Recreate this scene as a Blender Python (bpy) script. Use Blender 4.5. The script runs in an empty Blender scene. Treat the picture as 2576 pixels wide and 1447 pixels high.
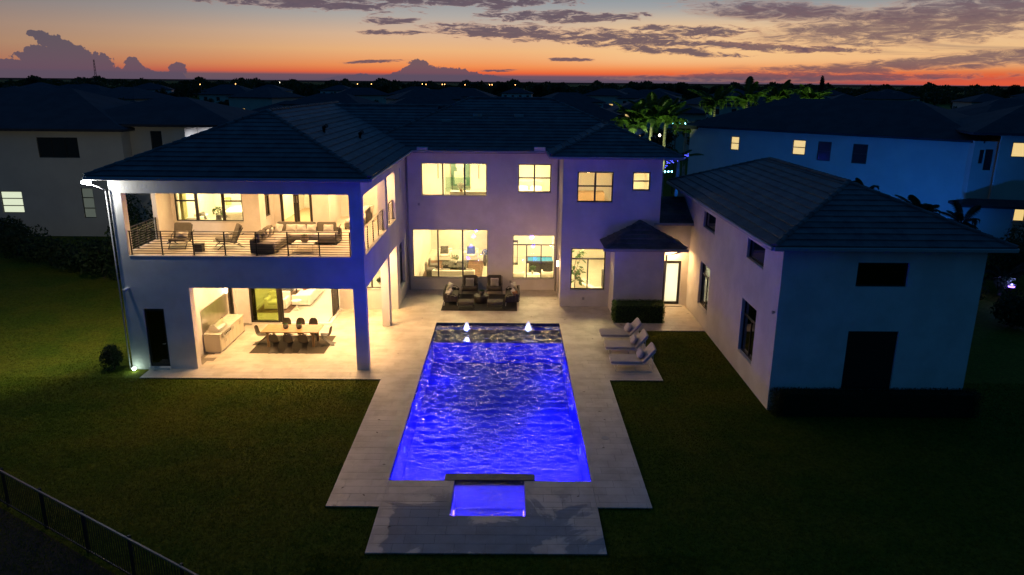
import bpy, bmesh, math, random
import numpy as np
from mathutils import Matrix, Vector
random.seed(7); rng = np.random.default_rng(7)
R = math.radians
sc = bpy.context.scene
C = sc.collection
# ------------------------------------------------------------------ camera
CAM_H = 11.7
cam = bpy.data.cameras.new('camera'); cam.sensor_width = 36; cam.lens = 25.93
cam.clip_start = 0.3; cam.clip_end = 6000
co = bpy.data.objects.new('camera', cam); C.objects.link(co); sc.camera = co
p_, r_, y_ = 0.271682, 0.0085525, 0.0050994
fw = Vector((math.sin(y_)*math.cos(p_), math.cos(y_)*math.cos(p_), -math.sin(p_)))
ri = Vector((math.cos(y_), -math.sin(y_), 0)); up = ri.cross(fw)
r2 = ri*math.cos(r_)+up*math.sin(r_); u2 = -ri*math.sin(r_)+up*math.cos(r_)
co.matrix_world = Matrix(((r2.x, u2.x, -fw.x, 0), (r2.y, u2.y, -fw.y, 0), (r2.z, u2.z, -fw.z, CAM_H), (0, 0, 0, 1)))
sc.render.engine = 'CYCLES'
sc.cycles.use_denoising = True
sc.cycles.max_bounces = 10; sc.cycles.diffuse_bounces = 4; sc.cycles.glossy_bounces = 3
sc.cycles.transparent_max_bounces = 24; sc.cycles.transmission_bounces = 4
sc.cycles.sample_clamp_indirect = 6; sc.cycles.caustics_reflective = False; sc.cycles.caustics_refractive = False
sc.view_settings.view_transform = 'Standard'; sc.view_settings.look = 'None'
sc.view_settings.exposure = 0; sc.view_settings.gamma = 1; sc.view_settings.use_curve_mapping = False

# ------------------------------------------------------------------ node helper
class NT:
    def __init__(s, nt): s.nt = nt; s.n = nt.nodes; s.l = nt.links
    def node(s, t, **k):
        n = s.n.new(t)
        for a, b in k.items(): setattr(n, a, b)
        return n
    def set(s, sock, v):
        if isinstance(v, bpy.types.NodeSocket): s.l.new(v, sock)
        elif v is not None: sock.default_value = v
    def m(s, op, a, b=None, c=None, clamp=False):
        n = s.n.new('ShaderNodeMath'); n.operation = op; n.use_clamp = clamp
        s.set(n.inputs[0], a); s.set(n.inputs[1], b); s.set(n.inputs[2], c)
        return n.outputs[0]
    def mix(s, f, a, b, blend='MIX'):
        n = s.n.new('ShaderNodeMix'); n.data_type = 'RGBA'; n.blend_type = blend; n.clamp_factor = True
        s.set(n.inputs[0], f); s.set(n.inputs[6], a if isinstance(a, bpy.types.NodeSocket) else tuple(a)+(1,)*(4-len(a)))
        s.set(n.inputs[7], b if isinstance(b, bpy.types.NodeSocket) else tuple(b)+(1,)*(4-len(b)))
        return n.outputs[2]
    def ramp(s, f, stops, interp='LINEAR'):
        n = s.n.new('ShaderNodeValToRGB'); cr = n.color_ramp; cr.interpolation = interp
        while len(cr.elements) > 1: cr.elements.remove(cr.elements[-1])
        for i, (p, c) in enumerate(stops):
            e = cr.elements[0] if i == 0 else cr.elements.new(p)
            e.position = p
            e.color = (tuple(c)+(1,)*(4-len(c))) if hasattr(c, '__len__') else (c, c, c, 1)
        s.set(n.inputs[0], f); return n.outputs[0]
    def noise(s, vec, scale, detail=4, rough=.5, dist=0, dim='3D'):
        n = s.n.new('ShaderNodeTexNoise'); n.noise_dimensions = dim
        n.inputs['Scale'].default_value = scale; n.inputs['Detail'].default_value = detail
        n.inputs['Roughness'].default_value = rough; n.inputs['Distortion'].default_value = dist
        if vec is not None: s.l.new(vec, n.inputs['Vector'])
        return n.outputs[0]
    def comb(s, x, y, z=0.):
        n = s.n.new('ShaderNodeCombineXYZ'); s.set(n.inputs[0], x); s.set(n.inputs[1], y); s.set(n.inputs[2], z); return n.outputs[0]
    def sstep(s, v, a, b):
        n = s.n.new('ShaderNodeMapRange'); n.interpolation_type = 'SMOOTHSTEP'
        s.set(n.inputs[0], v); n.inputs[1].default_value = a; n.inputs[2].default_value = b
        n.inputs[3].default_value = 0; n.inputs[4].default_value = 1
        return n.outputs[0]

# ------------------------------------------------------------------ sky (dusk, sun just set)
w = bpy.data.worlds.new('World'); sc.world = w; w.use_nodes = True
t = NT(w.node_tree); t.n.clear()
tc = t.node('ShaderNodeTexCoord'); sp = t.node('ShaderNodeSeparateXYZ'); t.l.new(tc.outputs['Generated'], sp.inputs[0])
az = t.m('MULTIPLY', t.m('ARCTAN2', sp.outputs[0], sp.outputs[1]), 57.2958)
el = t.m('MULTIPLY', t.m('ARCSINE', sp.outputs[2]), 57.2958)
west = t.m('MULTIPLY_ADD', t.m('COSINE', t.m('DIVIDE', t.m('SUBTRACT', az, 6), 57.2958)), .5, .5)
def el_ramp(stops):   # stops in degrees 0..90 -> sqrt spacing
    f = t.m('SQRT', t.m('DIVIDE', t.m('MAXIMUM', el, 0.), 90.))
    return t.ramp(f, [(math.sqrt(e/90), c) for e, c in stops])
def lin(r, g, b):
    f = lambda v: ((v/255+.055)/1.055)**2.4 if v > 10 else v/255/12.92
    return (f(r), f(g), f(b))
warm = el_ramp([(0, lin(96, 78, 98)), (.42, lin(112, 84, 98)), (.62, lin(232, 100, 58)), (1.1, lin(243, 146, 84)), (2.2, lin(240, 182, 126)),
                (3.3, lin(222, 184, 150)), (4.6, lin(178, 172, 166)), (6.2, lin(134, 148, 160)), (12, lin(76, 106, 142)), (25, lin(40, 80, 128)), (50, lin(20, 60, 112)), (90, lin(12, 50, 98))])
cool = el_ramp([(0, lin(18, 38, 66)), (8, lin(18, 54, 86)), (25, lin(14, 58, 94)), (90, lin(12, 52, 94))])
sky = t.mix(t.m('POWER', west, 3.0), cool, warm)
# the sun went down on the right: redder low band there
glow = t.m('MULTIPLY', t.m('SUBTRACT', 1, t.sstep(t.m('ABSOLUTE', az), 45, 85)), t.m('SUBTRACT', 1, t.sstep(el, 9, 26)))
rside = t.m('MULTIPLY', glow, t.sstep(az, 14, 34))
low = t.m('MULTIPLY', rside, t.m('SUBTRACT', 1, t.sstep(el, .2, 1.0)))
sky = t.mix(t.m('MULTIPLY', low, .85), sky, lin(236, 92, 50))
lside = t.m('MULTIPLY', glow, t.m('SUBTRACT', 1, t.sstep(az, -38, -8)))
sky = t.mix(t.m('MULTIPLY', lside, .5), sky, lin(128, 104, 100))
cream = t.m('MULTIPLY', glow, t.m('MULTIPLY', t.sstep(az, -2, 12), t.m('MULTIPLY', t.sstep(el, .8, 1.8), t.m('SUBTRACT', 1, t.sstep(el, 3.6, 5.4)))))
sky = t.mix(t.m('MULTIPLY', cream, .55), sky, lin(250, 206, 148))
# streaky haze
vs = t.comb(t.m('MULTIPLY', az, .045), t.m('MULTIPLY', el, .42))
n1 = t.noise(vs, 1.6, 6, .6, .8)
soft = t.m('MULTIPLY', t.m('MULTIPLY', glow, t.sstep(n1, .5, .72)), t.m('MULTIPLY', t.sstep(az, 5, 26), t.sstep(el, .3, 1.2)))
sky = t.mix(t.m('MULTIPLY', soft, .72), sky, lin(104, 84, 98))
# defined dark clouds: ellipses in (azimuth, elevation) broken up by noise
vn = t.comb(t.m('MULTIPLY', az, .30), t.m('MULTIPLY', el, 1.5))
nb = t.noise(vn, 1.9, 12, .72, .6)
vn2 = t.comb(t.m('MULTIPLY', az, .9), t.m('MULTIPLY', el, 2.4), 3.1)
nc = t.noise(vn2, 1.6, 7, .6, .3)
def cloud(cx, cy, rx, ry, tilt=0., amp=2.6, edge=.85, nz=nb):
    ct, st = math.cos(R(tilt)), math.sin(R(tilt))
    dx = t.m('SUBTRACT', az, cx); dy = t.m('SUBTRACT', el, cy)
    a = t.m('DIVIDE', t.m('ADD', t.m('MULTIPLY', dx, ct), t.m('MULTIPLY', dy, st)), rx)
    b = t.m('DIVIDE', t.m('SUBTRACT', t.m('MULTIPLY', dy, ct), t.m('MULTIPLY', dx, st)), ry)
    d = t.m('ADD', t.m('MULTIPLY', a, a), t.m('MULTIPLY', b, b))
    v = t.m('ADD', t.m('SUBTRACT', 1, d), t.m('MULTIPLY', t.m('SUBTRACT', nz, .5), amp*2))
    return t.sstep(v, 0, edge)
def pix(x, y):   # picture position of a cloud (2576 wide) -> azimuth, elevation
    v = r2*((x-1288)/1855.6) - u2*((y-723.5)/1855.6) + fw
    return math.degrees(math.atan2(v.x, v.y)), math.degrees(math.asin(v.z/v.length))
CL = [  # x, y, half width px, half height px, tilt
    (1290, 82, 250, 17, -2), (1560, 98, 260, 20, -3), (1000, 82, 100, 6, 0), (985, 52, 75, 9, 2), (1700, 130, 170, 9, -3), (1770, 78, 120, 12, -2),
    (760, 6, 300, 16, -1), (1150, 2, 330, 12, 0), (1400, 42, 190, 14, 0), (1900, 118, 220, 10, -3), (1255, 18, 40, 14, 10), (1560, 42, 80, 8, 2),
    (1650, 70, 60, 8, 0), (2080, 125, 150, 6, -2), (1430, 150, 60, 5, 0), (940, 155, 90, 4, 3), (1250, 178, 60, 3, 2)]
mask = None
for (x, y, hw, hh, ti) in CL:
    a, e = pix(x, y)
    k = math.degrees(1/1855.6)
    c = cloud(a, e, hw*k, hh*k*1.15, ti)
    mask = c if mask is None else t.m('MAXIMUM', mask, c)
sky = t.mix(t.m('MULTIPLY', mask, .92), sky, t.mix(t.sstep(mask, .1, .9), lin(186, 124, 104), t.mix(nc, lin(78, 70, 88), lin(116, 90, 98))))
BIG = [(2330, 62, 430, 42, 4), (2200, 170, 520, 14, 3), (2420, 150, 330, 16, 5), (2100, 196, 420, 9, 1), (1850, 192, 330, 8, 1), (2480, 20, 260, 34, 0), (1980, 30, 280, 22, -4)]
mask = None
for (x, y, hw, hh, ti) in BIG:
    a, e = pix(x, y); k = math.degrees(1/1855.6)
    c = cloud(a, e, hw*k, hh*k*1.2, ti, 1.6, 1.1)
    mask = c if mask is None else t.m('MAXIMUM', mask, c)
sky = t.mix(t.m('MULTIPLY', mask, .85), sky, t.mix(t.sstep(mask, .1, .8), lin(200, 140, 108), t.mix(nc, lin(82, 70, 88), lin(126, 92, 98))))
# cumulus bank low on the left and small one in the middle: silhouette height by azimuth
def bank(pts, seed):
    fc = t.node('ShaderNodeFloatCurve'); cu = fc.mapping.curves[0]
    pp = [(pix(x, y)) for x, y in pts]
    P = [((a+45)/90, max(0, e)/8) for a, e in pp]
    cu.points[0].location = (0, 0); cu.points[1].location = (1, 0)
    for (u, v) in P:
        q = cu.points.new(u, v); q.handle_type = 'VECTOR'
    fc.mapping.update()
    t.l.new(t.m('DIVIDE', t.m('ADD', az, 45), 90, clamp=True), fc.inputs['Value'])
    h = t.m('MULTIPLY', fc.outputs[0], 8)
    vv = t.comb(t.m('MULTIPLY', az, 1.), t.m('MULTIPLY', el, 1.), seed)
    nn = t.noise(vv, 1.7, 8, .62, .0); n2_ = t.noise(vv, 5.5, 4, .6, .4)
    hh = t.m('ADD', t.m('MULTIPLY', h, t.m('ADD', .70, t.m('MULTIPLY', nn, .6))), t.m('MULTIPLY', t.m('SUBTRACT', n2_, .5), t.m('MULTIPLY', t.m('MINIMUM', h, 1.), .5)))
    return t.sstep(t.m('SUBTRACT', hh, el), 0, .07)
bk = bank([(-80, 150), (0, 152), (20, 160), (60, 150), (90, 150), (130, 146), (170, 148), (205, 152), (235, 160), (275, 164), (310, 172), (325, 152), (345, 146), (362, 168), (400, 180), (425, 178), (445, 164), (462, 168), (468, 196)], 1.)
bk2 = bank([(800, 200), (850, 190), (905, 184), (960, 190), (1005, 176), (1040, 156), (1070, 160), (1110, 168), (1160, 172), (1215, 186), (1260, 192), (1300, 199)], 5.)
nf = t.noise(t.comb(az, el, 7.), 3.2, 5, .6, .2)
bk = t.m('MAXIMUM', bk, bk2)
for (x, y, hw, hh) in ((84, 84, 15, 7), (104, 90, 17, 10), (128, 104, 24, 16), (152, 122, 30, 22), (188, 142, 34, 24), (238, 160, 42, 22), (118, 140, 60, 22), (332, 156, 17, 12), (446, 172, 20, 13), (20, 168, 50, 16), (1052, 162, 26, 12)):
    a, e = pix(x, y); k = math.degrees(1/1855.6)
    bk = t.m('MAXIMUM', bk, cloud(a, e, hw*k, hh*k, 0, 1.1, .18, nf))
sky = t.mix(t.m('MULTIPLY', bk, .9), sky, t.mix(t.sstep(el, .3, 3.2), lin(92, 78, 96), lin(82, 76, 92)))
ground = t.m('GREATER_THAN', 0., el)
sky = t.mix(ground, sky, (.004, .005, .008))
bg = t.node('ShaderNodeBackground'); bg.inputs[1].default_value = 1.0; t.l.new(sky, bg.inputs[0])
ow = t.node('ShaderNodeOutputWorld'); t.l.new(bg.outputs[0], ow.inputs[0])
w.cycles.sampling_method = 'MANUAL'; w.cycles.sample_map_resolution = 1024

# ------------------------------------------------------------------ materials
M = {}
def mat(name, col, rough=.7, metal=0., bump=None, var=None, emit=None, spec=.5, rnd=0.):
    """col base colour; var=(scale, colour2, detail) world-position mottling; bump=(scale, strength); rnd=per piece variation"""
    m = bpy.data.materials.new(name); m.use_nodes = True; n = NT(m.node_tree); b = n.n['Principled BSDF']
    b.inputs['Roughness'].default_value = rough; b.inputs['Metallic'].default_value = metal
    b.inputs['Specular IOR Level'].default_value = spec
    g = n.node('ShaderNodeNewGeometry')
    c = tuple(col)+(1,)
    b.inputs['Base Color'].default_value = c
    cur = None
    if var:
        f = n.noise(g.outputs['Position'], var[0], var[2] if len(var) > 2 else 5, .6)
        cur = n.mix(n.sstep(f, .35, .65), col, var[1])
    if rnd:
        oi = n.node('ShaderNodeObjectInfo')
        q = n.m('FRACT', n.m('ADD', oi.outputs['Random'], g.outputs['Random Per Island']))
        hv = n.node('ShaderNodeHueSaturation'); n.set(hv.inputs['Value'], n.m('ADD', 1-rnd/2, n.m('MULTIPLY', q, rnd)))
        n.set(hv.inputs['Color'], cur if cur is not None else c); cur = hv.outputs[0]
    if cur is not None: n.l.new(cur, b.inputs['Base Color'])
    if bump:
        bp = n.node('ShaderNodeBump'); bp.inputs['Strength'].default_value = bump[1]; bp.inputs['Distance'].default_value = .02
        n.l.new(n.noise(g.outputs['Position'], bump[0], 4, .6), bp.inputs['Height']); n.l.new(bp.outputs[0], b.inputs['Normal'])
    if emit:
        b.inputs['Emission Color'].default_value = tuple(emit[0])+(1,); b.inputs['Emission Strength'].default_value = emit[1]
    M[name] = m; return m
mat('stucco', (.76, .72, .69), .9, bump=(14, .35), var=(.9, (.66, .62, .585), 9))
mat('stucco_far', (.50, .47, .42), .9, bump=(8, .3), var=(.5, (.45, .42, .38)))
mat('trim', (.62, .60, .58), .7, var=(2, (.57, .55, .53)))
mat('plaster_in', (.80, .78, .72), .8, var=(.6, (.78, .755, .69)))
mat('floor_in', (.58, .54, .47), .22, var=(.8, (.54, .50, .43)))
mat('roof_base', (.02, .03, .042), .9)
mat('roof_tile', (.100, .108, .112), .66, bump=(22, .8), var=(1.6, (.048, .058, .068), 10), rnd=.5)
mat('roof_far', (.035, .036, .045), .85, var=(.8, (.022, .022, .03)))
mat('gutter', (.36, .35, .35), .5)
mat('frame', (.018, .016, .014), .4)
mat('rail', (.02, .018, .016), .4, .3)
mat('tile_dark', (.02, .035, .05), .25, var=(6, (.012, .02, .03)), rnd=.4)
mat('slate', (.015, .022, .028), .3, var=(9, (.03, .04, .045)))
mat('plaster_pool', (.20, .28, .80), .6, var=(1.1, (.12, .18, .60)))
mat('shelf', (.42, .36, .30), .6, var=(3, (.20, .17, .15), 8))
mat('grey_fabric', (.16, .145, .12), .9, bump=(60, .4), var=(3, (.13, .115, .095)))
mat('dark_fabric', (.07, .062, .052), .9, bump=(60, .4))
mat('dark_wood', (.03, .024, .02), .6, bump=(30, .2))
mat('white_fabric', (.62, .59, .55), .9, bump=(40, .3), var=(3, (.55, .52, .48)))
mat('lounger_fabric', (.50, .46, .43), .9, bump=(50, .3), var=(4, (.44, .405, .38)))
mat('pillow_grey', (.40, .38, .40), .9, bump=(50, .3))
mat('white_in', (.80, .77, .70), .6)
mat('white_metal', (.7, .7, .68), .35)
mat('wood_table', (.33, .22, .11), .5, bump=(12, .2), var=(5, (.28, .18, .085), 8), rnd=.25)
mat('chair_plastic', (.045, .036, .024), .5, var=(2, (.034, .027, .018)))
mat('rug_dark', (.06, .048, .032), .95, bump=(80, .5), var=(12, (.045, .036, .025)))
mat('rug_black', (.022, .020, .018), .95, bump=(80, .5))
mat('rug_brown', (.16, .085, .05), .95, bump=(60, .4), var=(3, (.10, .055, .035), 8))
mat('steel', (.62, .60, .56), .28, 1., var=(2, (.55, .53, .48)))
mat('cabinet', (.62, .56, .44), .35)
mat('counter', (.66, .62, .55), .25, var=(8, (.58, .54, .47)))
mat('black', (.01, .01, .01), .5)
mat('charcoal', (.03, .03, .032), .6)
mat('pot_grey', (.12, .11, .10), .7, var=(6, (.08, .075, .07)))
mat('soil_plant', (.05, .10, .015), .8, var=(30, (.02, .05, .01)))
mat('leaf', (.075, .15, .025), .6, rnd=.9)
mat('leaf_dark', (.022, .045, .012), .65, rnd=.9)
mat('leaf_in', (.03, .085, .02), .4, rnd=.5)
mat('frond', (.06, .12, .02), .5, rnd=.7)
mat('frond_dark', (.02, .04, .02), .6, rnd=.7)
mat('bark', (.10, .075, .05), .9, bump=(10, .6))
mat('palm_trunk', (.36, .33, .27), .85, bump=(6, .4), var=(4, (.24, .21, .17)))
mat('blue_felt', (.02, .20, .42), .9)
mat('blue_pillow', (.08, .12, .42), .9)
mat('teal', (.12, .24, .20), .4, var=(1.5, (.20, .32, .27)))
mat('teal_grey', (.10, .12, .13), .5)
mat('green_chair', (.42, .45, .16), .8, var=(1.2, (.34, .40, .14)))
mat('tan', (.42, .30, .18), .8)
mat('orange_brown', (.30, .12, .03), .8)
mat('stripe', (.30, .27, .23), .9)
mat('curtain', (.32, .33, .14), .9)
mat('lamp_warm', (1, .9, .7), emit=((1, .72, .40), 14))
mat('lamp_disc', (1, .9, .7), emit=((1, .78, .50), 5))
mat('lamp_cool', (1, 1, 1), emit=((.86, .95, 1), 60))
mat('lamp_green', (1, 1, 1), emit=((.75, 1, .85), 14))
mat('lamp_blue', (.2, .3, 1), emit=((.10, .12, 1), 2.5))
mat('lamp_cyan', (.5, .9, 1), emit=((.25, .8, 1), 14))
mat('lamp_violet', (.5, .3, 1), emit=((.25, .12, 1), 8))
mat('win_warm', (1, .8, .4), emit=((1, .70, .25), .85))
mat('win_far', (1, .8, .4), emit=((1, .62, .18), 1.1))
mat('win_white', (1, 1, .8), emit=((.92, 1, .70), .75))
mat('win_lit_soft', (.3, .35, .3), emit=((.55, .62, .48), .12))
mat('street', (1, .7, .4), emit=((1, .42, .12), 9))
mat('bulb_white', (1, .9, .7), emit=((1, .85, .6), 6))
mat('flame_white', (1, 1, 1), emit=((.45, .55, 1), 1.6))
mat('fence_metal', (.022, .020, .018), .5)
mat('fence_top', (.30, .22, .16), .45)
mat('trim_white', (.55, .56, .6), .6)
mat('soil', (.02, .018, .012), .95)
mat('joint', (.22, .195, .165), .9)

def pavers():
    m = mat('paver', (.56, .51, .445), .42, bump=(18, .12), rnd=.14); n = NT(m.node_tree); b = n.n['Principled BSDF']
    g = n.node('ShaderNodeNewGeometry'); s = n.node('ShaderNodeSeparateXYZ'); n.l.new(g.outputs['Position'], s.inputs[0])
    old = b.inputs['Base Color'].links[0].from_socket
    f = n.noise(g.outputs['Position'], 1.3, 7, .6)
    c1 = n.mix(n.sstep(f, .40, .66), (1, 1, 1), (.80, .78, .75))
    c = n.mix(1., old, c1, 'MULTIPLY')
    # splashed water round the spa and in puddles by the house: shapes of their own
    wv = n.noise(g.outputs['Position'], .55, 6, .58, .6)
    yb = n.m('SUBTRACT', 1, n.sstep(s.outputs[1], 18.2, 21.0))
    cx = n.m('ABSOLUTE', n.m('ADD', s.outputs[0], .5))
    xm = n.m('SUBTRACT', 1, n.sstep(cx, 1.6, 4.2))
    ring = n.m('MULTIPLY', yb, xm)
    wet = n.sstep(n.m('ADD', wv, n.m('MULTIPLY', ring, .15)), .565, .625)
    wet = n.m('MULTIPLY', wet, yb)
    pud = n.m('MULTIPLY', n.sstep(n.noise(g.outputs['Position'], .8, 3, .5, .3), .60, .66), n.m('MULTIPLY', n.sstep(s.outputs[1], 34, 35.5), n.sstep(s.outputs[0], 0, 3)))
    wetall = n.m('MAXIMUM', wet, n.m('MULTIPLY', pud, .8))
    c = n.mix(n.m('MULTIPLY', wetall, .5), c, (.10, .10, .105))
    n.l.new(c, b.inputs['Base Color'])
    rr = n.m('SUBTRACT', n.m('ADD', .40, n.m('MULTIPLY', f, .2)), n.m('MULTIPLY', wetall, .34))
    n.l.new(rr, b.inputs['Roughness'])
pavers()
def translucent(nm, k=.5):
    m = M[nm]; n = NT(m.node_tree); b = n.n['Principled BSDF']; o = [q for q in n.n if q.type == 'OUTPUT_MATERIAL'][0]
    a = n.node('ShaderNodeBsdfTranslucent'); src = b.inputs['Base Color'].links[0].from_socket; n.l.new(src, a.inputs[0])
    mx = n.node('ShaderNodeMixShader'); mx.inputs[0].default_value = k; n.l.new(b.outputs[0], mx.inputs[1]); n.l.new(a.outputs[0], mx.inputs[2]); n.l.new(mx.outputs[0], o.inputs[0])
for nm in ('leaf', 'leaf_in', 'frond', 'leaf_dark', 'frond_dark'): translucent(nm)
def lawn_mat(name, dark):
    m = mat(name, (.03, .04, .01), .95); n = NT(m.node_tree); b = n.n['Principled BSDF']
    g = n.node('ShaderNodeNewGeometry'); f = n.noise(g.outputs['Position'], .35, 8, .65); f2 = n.noise(g.outputs['Position'], 9, 6, .7)
    c = n.mix(n.sstep(f, .35, .65), (.090*dark, .140*dark, .010*dark), (.150*dark, .160*dark, .014*dark))
    c = n.mix(n.sstep(f2, .3, .7), n.mix(1., c, (.45, .45, .45), 'MULTIPLY'), c)
    n.l.new(c, b.inputs['Base Color'])
    bp = n.node('ShaderNodeBump'); bp.inputs['Strength'].default_value = .9; bp.inputs['Distance'].default_value = .05
    n.l.new(f2, bp.inputs['Height']); n.l.new(bp.outputs[0], b.inputs['Normal']); b.inputs['Specular IOR Level'].default_value = .1
lawn_mat('lawn', 1.0); lawn_mat('blade', 1.15)
for q_ in M['blade'].node_tree.nodes:
    if q_.type == 'BUMP': q_.inputs['Strength'].default_value = 0
translucent('blade', .4)
def glass_mat(name, tint, k=1.0):
    m = bpy.data.materials.new(name); m.use_nodes = True; n = NT(m.node_tree); n.n.clear()
    tr = n.node('ShaderNodeBsdfTransparent'); tr.inputs[0].default_value = tuple(tint)+(1,)
    gl = n.node('ShaderNodeBsdfGlossy'); gl.inputs['Roughness'].default_value = .02
    fr = n.node('ShaderNodeFresnel'); fr.inputs[0].default_value = 1.45
    mx = n.node('ShaderNodeMixShader'); n.l.new(n.m('MULTIPLY', fr.outputs[0], k), mx.inputs[0]); n.l.new(tr.outputs[0], mx.inputs[1]); n.l.new(gl.outputs[0], mx.inputs[2])
    o = n.node('ShaderNodeOutputMaterial'); n.l.new(mx.outputs[0], o.inputs[0]); M[name] = m
glass_mat('glass', (.96, .97, .94)); glass_mat('glass_green', (.72, .78, .42)); glass_mat('glass_dark', (.18, .2, .2), 2.2); glass_mat('glass_blue', (.7, .85, .8))
def frosted():
    m = bpy.data.materials.new('frosted'); m.use_nodes = True; n = NT(m.node_tree); n.n.clear()
    a = n.node('ShaderNodeBsdfTranslucent'); a.inputs[0].default_value = (.9, .92, .88, 1)
    g = n.node('ShaderNodeBsdfGlossy'); g.inputs['Roughness'].default_value = .3
    mx = n.node('ShaderNodeMixShader'); mx.inputs[0].default_value = .06; n.l.new(a.outputs[0], mx.inputs[1]); n.l.new(g.outputs[0], mx.inputs[2])
    o = n.node('ShaderNodeOutputMaterial'); n.l.new(mx.outputs[0], o.inputs[0]); M['frosted'] = m
frosted()
def water_mat(name, bumpd, tint):
    m = bpy.data.materials.new(name); m.use_nodes = True; n = NT(m.node_tree); n.n.clear()
    g = n.node('ShaderNodeNewGeometry'); mp = n.node('ShaderNodeMapping'); mp.inputs['Scale'].default_value = (1, 2.1, 1)
    n.l.new(g.outputs['Position'], mp.inputs[0])
    s = n.node('ShaderNodeSeparateXYZ'); n.l.new(g.outputs['Position'], s.inputs[0])
    h1 = n.noise(mp.outputs[0], 2.8, 2, .5, .5); h2 = n.noise(mp.outputs[0], 9.5, 3, .6, .8)
    h = n.m('ADD', n.m('MULTIPLY', h1, .85), n.m('MULTIPLY', h2, .15))
    bp = n.node('ShaderNodeBump'); bp.inputs['Distance'].default_value = bumpd
    n.set(bp.inputs['Strength'], 1.0); n.l.new(h, bp.inputs['Height'])
    tr = n.node('ShaderNodeBsdfTransparent'); tr.inputs[0].default_value = tuple(tint)+(1,)
    gl = n.node('ShaderNodeBsdfGlossy'); gl.inputs['Roughness'].default_value = .05; n.l.new(bp.outputs[0], gl.inputs['Normal'])
    fr = n.node('ShaderNodeFresnel'); fr.inputs[0].default_value = 1.40; n.l.new(bp.outputs[0], fr.inputs['Normal'])
    mx = n.node('ShaderNodeMixShader'); n.l.new(fr.outputs[0], mx.inputs[0]); n.l.new(tr.outputs[0], mx.inputs[1]); n.l.new(gl.outputs[0], mx.inputs[2])
    o = n.node('ShaderNodeOutputMaterial'); n.l.new(mx.outputs[0], o.inputs[0]); M[name] = m
water_mat('water', .075, (.42, .55, 1.)); water_mat('spa_water', .10, (.6, .68, 1.))
def froth():
    m = bpy.data.materials.new('froth'); m.use_nodes = True; n = NT(m.node_tree); n.n.clear()
    a = n.node('ShaderNodeBsdfTranslucent'); a.inputs[0].default_value = (.85, .9, 1, 1)
    d = n.node('ShaderNodeBsdfTransparent')
    g = n.node('ShaderNodeNewGeometry'); f = n.noise(g.outputs['Position'], 14, 5, .7)
    mx = n.node('ShaderNodeMixShader'); n.l.new(n.sstep(f, .36, .62), mx.inputs[0]); n.l.new(d.outputs[0], mx.inputs[1]); n.l.new(a.outputs[0], mx.inputs[2])
    o = n.node('ShaderNodeOutputMaterial'); n.l.new(mx.outputs[0], o.inputs[0]); M['froth'] = m
froth()

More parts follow.
